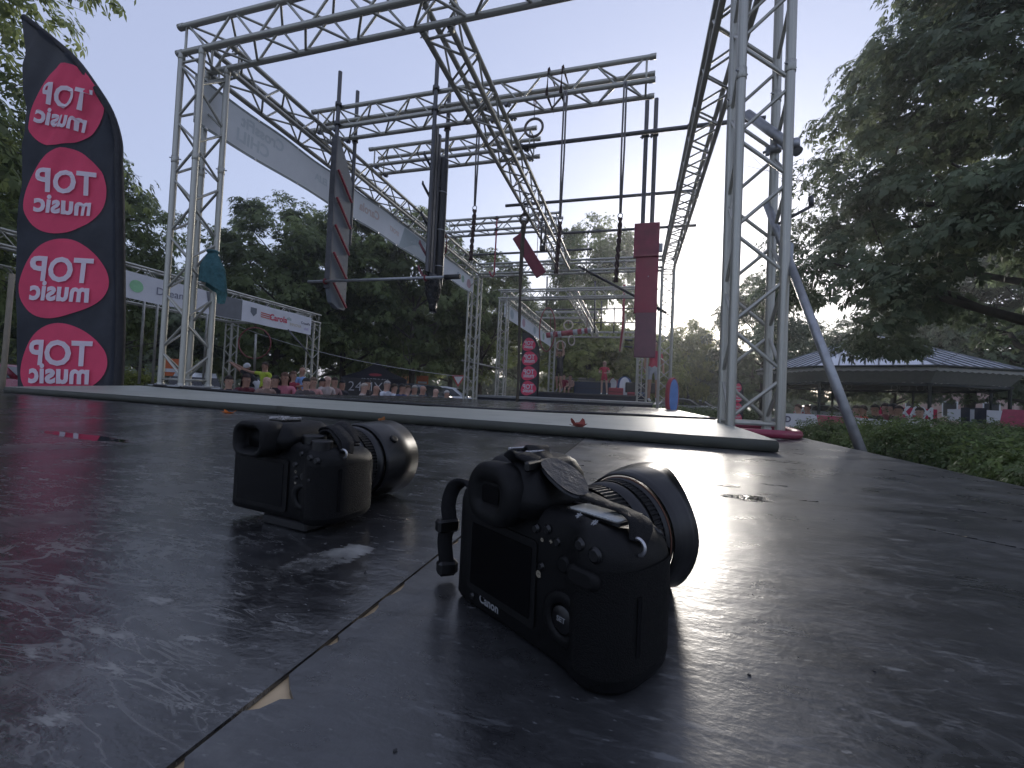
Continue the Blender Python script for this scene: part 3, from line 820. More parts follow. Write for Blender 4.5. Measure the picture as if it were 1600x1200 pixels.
# red panel on two pipes at the right
t = thing('obstacle_board', 'tall red wooden panel hanging on two dark pipes, faded lower end', 'panel', (.10, 5.23, .66)); o = Vector(t.location)
w0, w1 = .135, .125
b = MB(); b.box((.0, 0, 1.05), (.255, .05, 1.06), bev=.006); b.build('panel_board', pmat('red_panel', (.22, .025, .05), .55, 0, .14, 6, bump=.1, bscale=120), t)
b = MB(); b.box((.01, 0, .265), (.24, .048, .53), bev=.006); b.build('panel_foot', pmat('faded_red_foot', (.15, .07, .085), .7, 0, .15, 14), t)
b = MB(); b.box((-.015, -.012, 1.38), (.285, .07, .40), bev=.006); b.build('panel_cap', dull_red, t)
b = MB(); b.box((.15, .03, 1.30), (.04, .03, .10), bev=.003); b.build('side_block', gsteel, t)
for q in ((-.09, 1.28), (.09, 1.28), (.02, .95), (-.06, 1.45)):
    MB().lathe([(.007, 0), (.007, .004)], 8, Matrix.Translation((q[0], -.024, q[1])) @ RX(PI / 2)).build('screw', gsteel, t)
for xx in (-.065, .04): vpipe(t, .10 + xx, 5.29, 1.9, 3.78, .025); clamp(t, (xx, .06, ZP - o.z), Vector((0, 0, 1)), .03)
for zz in (.12, .20):
    MB().tube((-.13, .0, zz), (-.22, .02, zz + .01), .010, 8).build('peg', dark_steel, t)
# climbing rope from the middle truss
t = thing('climbing_rope', 'thick brown climbing rope hanging from the middle truss to the stage', 'rope', (-1.745, 6.42, .05))
pts = []; rs = []
for k in range(41):
    v = k / 40; pts.append(Vector((.0 - .02 * math.sin(v * 5), .02 * math.sin(v * 3), 2.83 * (1 - v))))
    rs.append(.042 if v < .07 else .032 if v < .35 else .023 + .003 * math.sin(v * 40))
b = MB(); b.path(pts, rs, 10); b.build('rope_body', pmat('hemp_rope', (.075, .062, .048), .9, 0, .3, 60, bump=.7, bscale=120, stretch=(1, 1, 3)), t)
b = MB(); b.torus((0, 0, 2.88), .045, .012, Matrix.Scale(1.25, 3, (0, 0, 1)) @ RX(PI / 2).to_3x3(), 24, 8); b.build('thimble', gsteel, t)
b = MB(); b.torus((0, 0, 2.87), .062, .02, Matrix.Scale(1.25, 3, (0, 0, 1)) @ RX(PI / 2).to_3x3(), 24, 8); b.build('eye_splice', MATS['hemp_rope'], t)
b = MB(); b.path([(0, 0, 2.93), (.0, -.02, 3.0), (0, 0, 3.08)], .012, 8); b.build('shackle', dark_steel, t)
# tilted red plank and its cords
A, B = at_y(808, 368, 6.85), at_y(846, 430, 6.85)
t = thing('swing_plank', 'tilted dull red plank hanging on cords behind the climbing rope', 'plank', (A + B) / 2); o = (A + B) / 2
d = (B - A); M = Matrix.Translation((0, 0, 0)) @ d.to_track_quat('X', 'Y').to_matrix().to_4x4()
b = MB(); b.box((0, 0, 0), (d.length, .04, .19), Matrix.Rotation(-math.atan2(d.z, d.x) if False else math.atan2(-d.z, d.x), 4, 'Y'), bev=.012); b.build('plank', dull_red, t)
for q in (.2, .8):
    P = A.lerp(B, q) - o
    MB().tube(P, Vector((P.x, P.y, ZP - o.z)), .005, 6).build('cord', red_web, t)
# red hook bar under the farthest cross truss
P = at_y(771, 432, 7.86)
t = thing('hook_bar', 'thin red hook bar hanging below the farthest cross truss', 'bar', P)
b = MB(); b.path([(-.09, 0, .10), (-.05, 0, .02), (-.01, 0, 0), (.012, 0, .03), (.02, 0, 3.62 - P.z)], .016, 8); b.build('hook', red_paint, t)
clamp(t, (.02, 0, 3.37 - P.z)); clamp(t, (.02, 0, 3.6 - P.z))
# black flying bar behind the panel
A, B = at_y(904, 416, 7.4), at_y(1041, 489, 7.0)
t = thing('flying_bar', 'slanted black bar hanging behind the red panel', 'bar', A)
MB().tube((0, 0, 0), B - A, .021, 12).build('bar_body', black_rub, t)
for q in (.1, .92):
    P = (B - A) * q
    b = MB(); b.torus(P, .03, .012, RY(PI / 2).to_3x3(), 16, 6); b.build('stop', black_rub, t)
for q, (dx, dz_) in ((.1, (0, .9)),):
    P = (B - A) * q; MB().tube(P, Vector((P.x, P.y, ZB - A.z)), .004, 6).build('cord', dark_steel, t)
# pulley block on the middle truss
for (px, py, Y, lab) in ((683, 100, 4.5, None),):
    pass
t = thing('pulley_bag', 'small dark box hanging on two rods below the middle truss', 'pulley', at_y(848, 388, 7.2)); o = Vector(t.location)
b = MB(); b.box((0, 0, .0), (.10, .08, .09), bev=.012); b.build('block', black_rub, t)
for s in (-.035, .035): MB().tube((s, 0, .03), (s, 0, ZB - o.z + .2), .017, 10).build('rod', dark_steel, t)
for k, (px0, py0, px1, py1) in enumerate(((846, 262, 843, 325), (852, 258, 853, 318))):
    pass
# ------------------------------------------------------------------ trees
bark = pmat('bark', (.065, .055, .045), .95, 0, .35, 6, bump=.8, bscale=14, stretch=(1, 1, .25))
chest = leaf_mat('chestnut_leaves', (.062, .090, .034), (.165, .21, .08), .54)
linden = leaf_mat('linden_leaves', (.09, .12, .03), (.20, .23, .065), .48)
cool = leaf_mat('oak_leaves', (.055, .082, .048), (.145, .185, .105), .48)
hedge_l = leaf_mat('hedge_leaves', (.040, .070, .022), (.12, .17, .055), .35)
def leaf_mesh(name, centres, normals, size, rs, m, nleaf=5, droop=.45, fan=2.0, wid=.34):
    """palmate leaves: nleaf pointed leaflets fanned round each centre"""
    n = len(centres)
    nrm = normals / np.linalg.norm(normals, axis=1, keepdims=True)
    ref = rs.normal(size=(n, 3)); a = np.cross(nrm, ref); a /= np.linalg.norm(a, axis=1, keepdims=True) + 1e-9
    b = np.cross(nrm, a)
    L = size * rs.uniform(.75, 1.25, n)
    V = np.zeros((n, nleaf, 4, 3))
    for k in range(nleaf):
        ph = (k - (nleaf - 1) / 2) * fan / max(1, nleaf - 1) * 1.25 + rs.normal(0, .15, n)
        d = np.cos(ph)[:, None] * a + np.sin(ph)[:, None] * b
        d[:, 2] -= droop * rs.uniform(.4, 1.4, n); d /= np.linalg.norm(d, axis=1, keepdims=True)
        s = np.cross(d, nrm); s /= np.linalg.norm(s, axis=1, keepdims=True) + 1e-9
        l = (L * (1 - .22 * abs(k - (nleaf - 1) / 2) / max(1, (nleaf - 1) / 2)))[:, None]
        base = centres + d * l * .06
        V[:, k, 0] = base
        V[:, k, 1] = base + d * l * .6 + s * l * wid * .5
        V[:, k, 2] = base + d * l + np.array([0, 0, -1]) * l * .12
        V[:, k, 3] = base + d * l * .6 - s * l * wid * .5
    nf = n * nleaf
    me = bpy.data.meshes.new(name)
    me.vertices.add(nf * 4); me.vertices.foreach_set('co', V.reshape(-1).astype(np.float32))
    me.loops.add(nf * 4); me.loops.foreach_set('vertex_index', np.arange(nf * 4, dtype=np.int32))
    me.polygons.add(nf); me.polygons.foreach_set('loop_start', np.arange(0, nf * 4, 4, dtype=np.int32))
    me.polygons.foreach_set('loop_total', np.full(nf, 4, dtype=np.int32))
    me.update(calc_edges=True)
    me.materials.append(m)
    return me
def set_tone(me, tone, nleaf):
    at = me.attributes.new('tone', 'FLOAT', 'FACE')
    at.data.foreach_set('value', np.repeat(tone, nleaf).astype(np.float32))
def limb(b, p, d, L, r, rs, depth, tips, gn=4):
    pts = [p]; rr = [r]; q = Vector(p); dd = Vector(d).normalized()
    for k in range(gn):
        dd = (dd + Vector((rs.uniform(-.22, .22), rs.uniform(-.22, .22), rs.uniform(-.08, .16)))).normalized()
        q = q + dd * L / gn; pts.append(q.copy()); rr.append(r * (1 - .6 * (k + 1) / gn))
    b.path(pts, rr, 7 if r > .06 else 5, caps=False)
    if depth <= 0:
        tips.append((q.copy(), dd.copy())); tips.append((pts[-2].copy(), dd.copy())); return
    for k in range(3 if depth > 1 else 3):
        i = rs.randint(1, gn)
        s = (dd + Vector((rs.uniform(-1, 1), rs.uniform(-1, 1), rs.uniform(-.5, .6)))).normalized()
        limb(b, pts[i], s, L * rs.uniform(.5, .75), rr[i] * .6, rs, depth - 1, tips, 3)
    tips.append((q.copy(), dd.copy()))
def make_tree_meshes(seed, H, R, zlow, nl, lsize, m, nclump=150, lean=0.0, trunk_r=.22, flat=.75, clump_r=(.55, 1.15), prof=None):
    rs = random.Random(seed); ns = np.random.RandomState(seed)
    b = MB(); tips = []
    top = H * .72; pts = []; rr = []
    for k in range(7):
        v = k / 6; pts.append(Vector((lean * v * v + .12 * math.sin(v * 4 + seed), .1 * math.sin(v * 3 + 2 * seed), top * v))); rr.append(trunk_r * (1.35 if k == 0 else 1) * (1 - .72 * v))
    b.path(pts, rr, 12, caps=False)
    nb = 15
    for k in range(nb):
        v = .24 + .74 * k / nb
        z = top * v; i = min(5, int(v * 6)); p = pts[i].lerp(pts[i + 1], v * 6 - i)
        a = k * 2.4 + rs.uniform(-.4, .4)
        up = .18 + .9 * v ** 2
        hz = min(1.0, (1.25 - v))
        limb(b, p, Vector((math.cos(a), math.sin(a), up)), R * (.55 + .45 * hz) * rs.uniform(.7, .95), trunk_r * .42 * (1.1 - .6 * v), rs, 2, tips)
    # clumps: at twig ends inside the crown's envelope, plus a shell of clumps for the uneven outline
    zc = (H + zlow) / 2; hz = (H - zlow) / 2
    def env(z):
        if prof: return float(np.interp(z, [q[0] for q in prof], [q[1] for q in prof]))
        t = (z - zc) / hz
        return R * math.sqrt(max(0, 1 - abs(t) ** 2.3)) if t > -.3 else R * (math.sqrt(max(.0, 1 - .3 ** 2.3)) * (1 - .55 * ((-t - .3) / .7) ** 2))
    C = []
    for q, d in tips:
        if q.z > zlow * .8 and math.hypot(q.x - lean * .5, q.y) < env(max(zlow, min(H, q.z))) * 1.1: C.append(q)
    rs.shuffle(C); C = C[:nclump // 2]
    while len(C) < nclump:
        z = rs.uniform(zlow, H * .99); e = env(z); a = rs.uniform(0, 2 * PI)
        rr_ = e * rs.uniform(.6, .97) * (1 + .12 * math.sin(3 * a + seed) + .08 * math.sin(5 * a + z))
        C.append(Vector((lean * .5 + rr_ * math.cos(a), rr_ * math.sin(a), z)))
    C = np.array([tuple(q) for q in C]); nc = len(C)
    cr = ns.uniform(*clump_r, nc); ct = ns.uniform(.1, .85, nc)
    idx = ns.randint(0, nc, nl)
    d = ns.normal(size=(nl, 3)); d /= np.linalg.norm(d, axis=1, keepdims=True)
    rad_ = ns.uniform(.25, 1, nl) ** .6
    off = d * (cr[idx] * rad_)[:, None]; off[:, 2] *= flat * .7
    cen = C[idx] + off
    cen[:, 2] -= .25 * (np.linalg.norm(off[:, :2], axis=1) / cr[idx]) ** 2 * cr[idx]     # clumps droop at their rim
    out = cen - np.array([lean * .5, 0, zc]); out /= np.linalg.norm(out, axis=1, keepdims=True)
    nrm = .55 * d + .5 * out + np.array([0, 0, .75]) + ns.normal(0, .25, (nl, 3))
    me = leaf_mesh('crown', cen, nrm, lsize, ns, m)
    set_tone(me, np.clip(ct[idx] + ns.normal(0, .16, nl), 0, 1), 5)
    tm = b.mesh('trunk'); tm.materials.append(bark)
    return tm, me
def plant(meshes, name, label, loc, rz, sc, group='park trees round the square', cat='tree', scz=None):
    t = thing(name, label, cat, loc, rz, group); t.scale = (sc, sc, scz or sc)
    link('trunk', meshes[0], t); link('crown', meshes[1], t)
    return t
P1 = make_tree_meshes(11, 11.0, 4.3, 2.3, 13000, .25, chest, 190)
P2 = make_tree_meshes(23, 11.0, 4.0, 2.0, 13000, .25, chest, 190)
P3 = make_tree_meshes(37, 10.0, 4.2, 2.2, 10000, .26, cool, 170)
P4 = make_tree_meshes(51, 6.0, 3.4, 1.5, 7000, .24, linden, 120, trunk_r=.14)
def place(meshes, name, label, px, D, top_px, H, rz, cat='tree', ws=1.0, group='park trees round the square'):
    p = at_d(px, top_px, D)
    h = (p.z - GROUND); s = h / H
    return plant(meshes, name, label, (p.x, p.y, GROUND), rz, s * ws, group, cat, s)
place(P1, 'chestnut_tree', 'chestnut tree right behind the left feather flag', 118, 21, 215, 11, .4, ws=.85)
place(P2, 'chestnut_tree', 'chestnut tree between the left tower and the rung board, crown domed', 448, 25, 318, 11, 1.7, ws=.95)
place(P1, 'chestnut_tree', 'chestnut tree directly behind the rung board', 548, 27, 322, 11, 3.9, ws=.85)
place(P2, 'chestnut_tree', 'chestnut tree behind the peg post', 655, 26, 330, 11, 5.0, ws=.85)
place(P1, 'chestnut_tree', 'chestnut tree behind the far left corner tower', 758, 30, 395, 11, 2.2, ws=.9)
place(P2, 'chestnut_tree', 'tall chestnut tree rising behind the small stage, left of the red panel', 932, 33, 345, 11, .9, ws=.72)
place(P4, 'linden_tree', 'bright green linden tree with low boughs behind the performers', 925, 27.5, 505, 6, .3, ws=1.15)
place(P4, 'linden_tree', 'bright green linden tree behind the red panel', 1000, 29, 520, 6, 2.3, ws=1.0)
place(P3, 'maple_tree', 'slim tree seen through the right tower', 1195, 31, 428, 10, 1.0, ws=.8)
place(P3, 'maple_tree', 'dark bushy tree between far right corner tower and right tower', 1105, 44, 535, 10, 2.0, ws=1.5)
place(P4, 'linden_tree', 'thin young tree top beside the far right corner tower', 1078, 36, 505, 6, 4.0, ws=.55)
place(P3, 'maple_tree', 'dark tree standing behind the bandstand, its left one', 1290, 44, 500, 10, 3.0, ws=1.2)
place(P3, 'maple_tree', 'dark tree standing behind the bandstand, middle one', 1400, 48, 490, 10, 4.4, ws=1.2)
place(P3, 'maple_tree', 'dark tree standing behind the bandstand, right one', 1520, 38, 400, 10, 5.3, ws=1.2)
place(P3, 'maple_tree', 'dark tree at the right edge beyond the bandstand', 1620, 34, 360, 10, 2.6, ws=1.1)
for k, (px, D, ty) in enumerate(((-60, 34, 380), (60, 40, 400), (230, 36, 400), (330, 42, 420), (400, 40, 430), (500, 44, 440), (600, 42, 430), (710, 46, 440), (835, 50, 470), (1010, 55, 520))):
    nm = ['leftmost, past the frame edge', 'behind the left feather flag', 'seen between flag and left tower', 'seen through the left tower', 'above the left cage', 'right of the left cage', 'above the black tent', 'left of the far left corner tower', 'above the second feather flag', 'behind the red panel'][k]
    place((P1, P2, P3)[k % 3], 'chestnut_tree', 'distant tree of the back row, ' + nm, px, D, ty, 11 if k % 3 < 2 else 10, k * 1.3, ws=1.15, group='back row of trees')
# the near trees get crowns of their own
Q1 = make_tree_meshes(77, 12.5, 4.9, 2.4, 54000, .155, cool, 500, lean=-.3, trunk_r=.30, clump_r=(.40, .85), prof=[(2.2, 3.4), (3.4, 4.6), (5.5, 4.6), (7.5, 4.0), (9.9, 3.0), (12.5, 1.8)])
p = at_d(1690, 400, 13.2)
plant(Q1, 'maple_tree', 'huge dark tree leaning over the bandstand at the right edge', (p.x, p.y, GROUND), .8, 1.0)
Q2 = make_tree_meshes(91, 12.0, 4.4, 2.4, 20000, .20, chest, 260, trunk_r=.26)
b_ = math.radians(-80.5)
plant(Q2, 'chestnut_tree', 'chestnut tree at the left edge reaching over the feather flag', (13.2 * math.sin(b_), 13.2 * math.cos(b_), GROUND), 2.0, 1.0)
# far-off wood closing the view under the crowns
def far_wood():
    ns = np.random.RandomState(4); n = 15000
    be = np.radians(ns.uniform(-80, 52, n)); D = ns.uniform(62, 80, n)
    hmax = 5.0 + 2.2 * np.sin(be * 11) + 1.2 * np.sin(be * 29 + 1) + .8 * np.sin(be * 67)
    z = GROUND + ns.uniform(0, 1, n) ** .8 * hmax
    c = np.stack([D * np.sin(be), D * np.cos(be), z], 1)
    nn = ns.normal(0, .6, (n, 3)) + np.stack([-np.sin(be), -np.cos(be), np.full(n, .6)], 1)
    me = leaf_mesh('far_wood', c, nn, .95, ns, cool, nleaf=3, wid=.6)
    set_tone(me, np.clip(.45 + .3 * np.sin(be * 23) + ns.normal(0, .2, n), 0, 1), 3)
    tag(link('far_wood', me), 'dark belt of distant trees and shrubs closing the horizon', 'wood', kind='stuff')
far_wood()
# clipped hedge beside the stage
def hedge(name, label, x0, x1, y0, y1, ztop, n, size, seed, m=hedge_l, cat='hedge', zb=GROUND):
    ns = np.random.RandomState(seed)
    t = thing(name, label, cat, ((x0 + x1) / 2, (y0 + y1) / 2, zb)); o = np.array(t.location)
    per = []
    A = [(ztop - zb) * (y1 - y0), (x1 - x0) * (y1 - y0), (ztop - zb) * (x1 - x0)]
    k = (np.array(A) / sum(A) * n).astype(int)
    u = ns.uniform(size=(k[0], 2)); per.append((np.stack([np.full(k[0], x0), y0 + u[:, 0] * (y1 - y0), zb + u[:, 1] * (ztop - zb)], 1), np.tile([-1, 0, .4], (k[0], 1))))
    u = ns.uniform(size=(k[1], 2)); per.append((np.stack([x0 + u[:, 0] * (x1 - x0), y0 + u[:, 1] * (y1 - y0), np.full(k[1], ztop)], 1), np.tile([0, 0, 1], (k[1], 1))))
    u = ns.uniform(size=(k[2], 2)); per.append((np.stack([x0 + u[:, 0] * (x1 - x0), np.full(k[2], y0), zb + u[:, 1] * (ztop - zb)], 1), np.tile([0, -1, .4], (k[2], 1))))
    c = np.concatenate([p[0] for p in per]); nn = np.concatenate([p[1] for p in per]).astype(float)
    wob = .05 * np.sin(c[:, 1] * 3.1) + .05 * np.sin(c[:, 0] * 4.3 + c[:, 1] * 1.7) + .04 * np.sin(c[:, 1] * 7.7)
    c += nn * wob[:, None] + ns.normal(0, .035, c.shape) + nn * np.abs(ns.normal(0, .06, (len(c), 1)))
    tp = (nn[:, 2] > .9) & (ns.uniform(size=len(c)) < .22); c[tp, 2] += np.abs(ns.normal(0, .11, tp.sum()))
    me = leaf_mesh('foliage', c - o, nn + ns.normal(0, .6, nn.shape), size, ns, m, nleaf=3, droop=.1, fan=2.6, wid=.5)
    set_tone(me, np.clip(.5 + .25 * np.sin(c[:, 1] * 2.3 + c[:, 0]) + ns.normal(0, .2, len(c)), 0, 1), 3)
    link('foliage', me, t)
    b = MB(); b.box((0, 0, (ztop - zb) / 2 - .06), (x1 - x0 - .16, y1 - y0 - .16, ztop - zb - .1)); b.build('twigs', pmat('hedge_twigs', (.02, .025, .014), .95, 0, .4, 6), t)
hedge('clipped_hedge', 'dense clipped hedge running along the right side of the stage', 3.15, 4.7, 2.6, 10.0, -.30, 34000, .06, 5)
hedge('clipped_hedge', 'low far hedge left of the right tower', .8, 6.0, 24, 25, -.35, 4000, .14, 6)
hedge('clipped_hedge', 'low hedge round the bandstand lawn', 6.2, 17, 17.0, 17.8, -.25, 6000, .10, 8)
hedge('round_bush', 'pale bush behind the left cage beside the flag', -14.3, -12.3, 7.6, 8.8, .05, 3000, .10, 9, linden, 'bush')
# ------------------------------------------------------------------ the two cameras on the stage
cam_blk = pmat('camera_black', (.0022, .0023, .0026), .5, 0, .2, 60, bump=.15, bscale=1200, rvar=.06, spec=.22)
cam_grip = pmat('camera_leatherette', (.0022, .0022, .0024), .6, 0, .25, 200, bump=.35, bscale=1100, rvar=.06, spec=.2)
cam_rub = pmat('camera_rubber', (.003, .003, .0032), .62, 0, .2, 60, spec=.25)
cam_gloss = pmat('camera_gloss_black', (.0022, .0022, .0025), .34, 0, .2, 40, rvar=.05)
cam_glass = pmat('camera_glass', (.002, .002, .0025), .25, 0, .1, 10, rvar=.02, spec=.12)
cam_metal = pmat('camera_shoe_metal', (.42, .42, .43), .28, .9, .15, 80)
cam_lcd = pmat('camera_top_lcd', (.42, .44, .43), .22, 0, .08, 120, rvar=.03)
cam_ink = pmat('camera_print', (.20, .205, .21), .6, 0, .05, 50)
cam_strap = pmat('strap_webbing', (.006, .006, .007), .7, 0, .3, 300, bump=.5, bscale=1500, spec=.3)
cam_leather = pmat('strap_leather', (.014, .015, .018), .5, 0, .5, 120, bump=.2, bscale=180)
def smooth_poly(pts, n=72):
    P = [Vector((*p, 0)) for p in pts]; m = len(P); out = []
    for k in range(n):
        t = k * m / n; i = int(t); f = t - i
        p0, p1, p2, p3 = P[(i - 1) % m], P[i % m], P[(i + 1) % m], P[(i + 2) % m]
        q = .5 * ((2 * p1) + (p2 - p0) * f + (2 * p0 - 5 * p1 + 4 * p2 - p3) * f * f + (3 * p1 - p0 - 3 * p2 + p3) * f ** 3)
        out.append(Vector((q.x, q.y)))
    return out
def inset(poly, d):
    n = len(poly); out = []
    for i in range(n):
        t = (poly[(i + 1) % n] - poly[i - 1]); 
        if t.length < 1e-9: out.append(poly[i].copy()); continue
        nrm = Vector((t.y, -t.x)).normalized()      # outward for counter-clockwise outlines
        out.append(poly[i] - nrm * d)
    return out
def rrect(w, h, r, n=6):
    pts = []
    for cx, cy, a0 in ((w / 2 - r, h / 2 - r, 0), (-w / 2 + r, h / 2 - r, 90), (-w / 2 + r, -h / 2 + r, 180), (w / 2 - r, -h / 2 + r, 270)):
        for k in range(n + 1):
            a = rad(a0 + 90 * k / n); pts.append(Vector((cx + r * math.cos(a), cy + r * math.sin(a))))
    return pts
def body_shell(b, outline, levels, top_fn=None):
    rings = []
    for z, d in levels:
        q = inset(outline, d)
        rings.append([Vector((p.x, p.y, z + (top_fn(p) if (top_fn and z > .05) else 0) * min(1, max(0, (z - .05) / .03)))) for p in q])
    return b.loft(rings)
def yface(y): return Matrix(((1, 0, 0, 0), (0, 0, -1, y), (0, 1, 0, 0), (0, 0, 0, 1)))   # xy drawing -> plane facing the viewer (-y)
def button(parent, x, z, r, y, h=.0016, m=None, name='button'):
    MB().lathe([(r * 1.25, 0), (r * 1.25, .0006), (r, .0006), (r, h), (r * .8, h + .0004)], 16, yface(y) @ T(x, z, 0)).build(name, m or cam_gloss, parent)
def ring_profile(parent, name, prof, M, m, seg=64):
    b = MB(); b.lathe(prof, seg, M, closed=False); return b.build(name, m, parent)
def ribbed(parent, r, y0, y1, M, n, depth=.0011, name='grip_ring', m=None):
    b = MB(); seg = n * 4; rings = []
    for (yy, k) in ((y0, 0), (y0, 1), (y1, 1), (y1, 0)):
        rings.append([M @ Vector(((r - (depth if (i % 4) in (2, 3) else 0) * k) * math.cos(2 * PI * i / seg), (r - (depth if (i % 4) in (2, 3) else 0) * k) * math.sin(2 * PI * i / seg), yy)) for i in range(seg)])
    b.loft(rings, smooth=False); return b.build(name, m or cam_blk, parent)
def ribbon(b, pts, w, th, side=Vector((1, 0, 0))):
    pts = [Vector(p) for p in pts]; rings = []
    for i in range(len(pts)):
        t = (pts[min(i + 1, len(pts) - 1)] - pts[max(0, i - 1)]).normalized()
        s = side[i] if isinstance(side, list) else side
        s = Vector(s); s = (s - t * s.dot(t)).normalized(); nn = t.cross(s)
        rings.append([pts[i] + s * w / 2 + nn * th / 2, pts[i] - s * w / 2 + nn * th / 2, pts[i] - s * w / 2 - nn * th / 2, pts[i] + s * w / 2 - nn * th / 2])
    return b.loft(rings)
def spline(pts, n=6):
    P = [Vector(p) for p in pts]; out = []
    for i in range(len(P) - 1):
        p0, p1, p2, p3 = P[max(0, i - 1)], P[i], P[i + 1], P[min(len(P) - 1, i + 2)]
        for k in range(n):
            f = k / n
            out.append(.5 * ((2 * p1) + (p2 - p0) * f + (2 * p0 - 5 * p1 + 4 * p2 - p3) * f * f + (3 * p1 - p0 - 3 * p2 + p3) * f ** 3))
    out.append(P[-1]); return out

# ---- nearer camera: single lens reflex with a petal hood
C1 = thing('slr_camera', 'nearer black reflex camera with petal hood, its strap flopped over the top', 'camera', (-.0665, .272, 0), rad(-34))
out1 = smooth_poly([(-.066, .0), (-.03, 0), (.01, 0), (.038, -.001), (.054, -.005), (.067, -.002), (.0755, .010), (.077, .028), (.0745, .050), (.065, .065), (.052, .066), (.042, .054), (.032, .0445), (.0, .044), (-.03, .044), (-.058, .043), (-.0715, .036), (-.0755, .020), (-.0735, .006)], 96)
slope = lambda p: -.010 * max(0, (p.y - .02) / .045) * max(0, (p.x - .02) / .05) - .006 * max(0, (p.x - .055) / .02)
b = MB(); body_shell(b, out1, [(.0005, .006), (.0015, .002), (.005, 0), (.030, .0002), (.060, 0), (.074, .0), (.081, .0015), (.0855, .005), (.088, .011)], slope)
body = b.build('body', cam_blk, C1)
# leatherette grip end, card door groove
gr = [p for p in out1]
def wrap_patch(z0, z1, i0, i1, off, name, m, nz=6):
    bb = MB(); q = inset(out1, -off); idx = [i % 96 for i in range(i0, i1 + 1)]
    rows = [[Vector((q[i].x, q[i].y, z0 + (z1 - z0) * k / nz)) for i in idx] for k in range(nz + 1)]
    W = len(idx)
    bb.add([p for r_ in rows for p in r_], [(k * W + i, k * W + i + 1, (k + 1) * W + i + 1, (k + 1) * W + i) for k in range(nz) for i in range(W - 1)], True)
    return bb.build(name, m, C1)
wrap_patch(.010, .066, 19, 52, .0007, 'grip_covering', cam_grip)
wrap_patch(.020, .052, 32, 33, .0011, 'card_door_slot', cam_glass)
# prism hump
hump = [(.0355, .024, .034, .080), (.034, .025, .034, .092), (.0285, .026, .032, .104), (.021, .027, .028, .1115), (.0165, .027, .022, .1145)]
b = MB(); b.loft([[Vector((-.018 + q.x, cy + q.y, z)) for q in rrect(hw * 2, hd * 2, min(hw, hd) * .62, 7)] for hw, cy, hd, z in hump]); hp = b.build('prism_housing', cam_blk, C1)
# hot shoe
b = MB(); b.box((-.018, .020, .1155), (.021, .021, .0022), bev=.0005); sh = b.build('hot_shoe', cam_gloss, C1)
for s in (-1, 1):
    b = MB(); b.box((-.018 + s * .0092, .020, .1178), (.0030, .021, .0030), bev=.0005); b.build('shoe_rail', cam_metal, sh)
b = MB(); b.box((-.018, .0305, .1178), (.021, .002, .003), bev=.0004); b.build('shoe_stop', cam_metal, sh)
# eyecup
b = MB(); M = yface(0)
ec = [(.046, .041, .017, -.002), (.047, .042, .018, .006), (.046, .041, .018, .013), (.041, .036, .016, .0165), (.030, .024, .009, .0160), (.023, .017, .005, .0140), (.021, .015, .004, .0125)]
b.loft([[M @ Vector((-.018 + q.x, .0905 + q.y, h)) for q in rrect(w, hh, r, 7)] for w, hh, r, h in ec]); eye = b.build('eyecup', cam_rub, C1)
b = MB(); b.prism([(-.018 + q.x, .0905 + q.y) for q in rrect(.018, .012, .003, 4)], .0127, .0132, M); b.build('finder_glass', cam_glass, eye)
# rear screen and controls
b = MB(); b.prism([(-.020 + q.x, .040 + q.y) for q in rrect(.072, .054, .003, 4)], 0, .0012, M); sc = b.build('rear_screen', cam_rub, C1)
b = MB(); b.prism([(-.020 + q.x, .040 + q.y) for q in rrect(.064, .044, .001, 3)], .0014, .0017, M); b.build('screen_glass', cam_glass, sc)
b = MB(); b.lathe([(.0085, 0), (.0155, 0), (.0155, .0022), (.0145, .0030), (.0095, .0030), (.0085, .0018)], 40, M @ T(.040, .030, 0), closed=True); dial = b.build('control_dial', cam_blk, C1)
MB().lathe([(.0001, 0), (.0078, 0), (.0078, .0022), (.0072, .0028), (.0001, .0028)], 28, M @ T(.040, .030, 0)).build('set_button', cam_gloss, dial)
text_part('lettering', 'SET', .0042, cam_ink, dial, M @ T(.040, .030, .0031), bold=.0001)
button(C1, .040, .061, .0045, -.0005, .003, cam_blk, 'joystick')
for x, z, r in ((.014, .0745, .0024), (.024, .0765, .0024), (.033, .0715, .0022), (.053, .0765, .0030), (.0635, .0740, .0036), (-.050, .0085, .002), (.020, .053, .002)):
    button(C1, x, z, r, -.004 if x > .045 else 0)
for x, z, tx in ((.020, .0695, 'o'), (.0275, .0700, '+'), (.018, .048, '@')):
    text_part('lettering', tx, .0042, pmat('camera_dim_print', (.25, .22, .16), .6), C1, M @ T(x, z, .0008), bold=.0002)
text_part('lettering', 'Canon', .0082, cam_ink, C1, M @ T(-.030, .0105, .0006), bold=.00025)
# thumb rest
b = MB(); b.loft([[Vector((.056 + q.x * s, -.0045 + dy, .060 + q.y * s)) for q in rrect(.022, .010, .0045, 5)] for s, dy in ((1.0, .004), (1.0, -.001), (.7, -.0032))]); b.build('thumb_rest', cam_rub, C1)
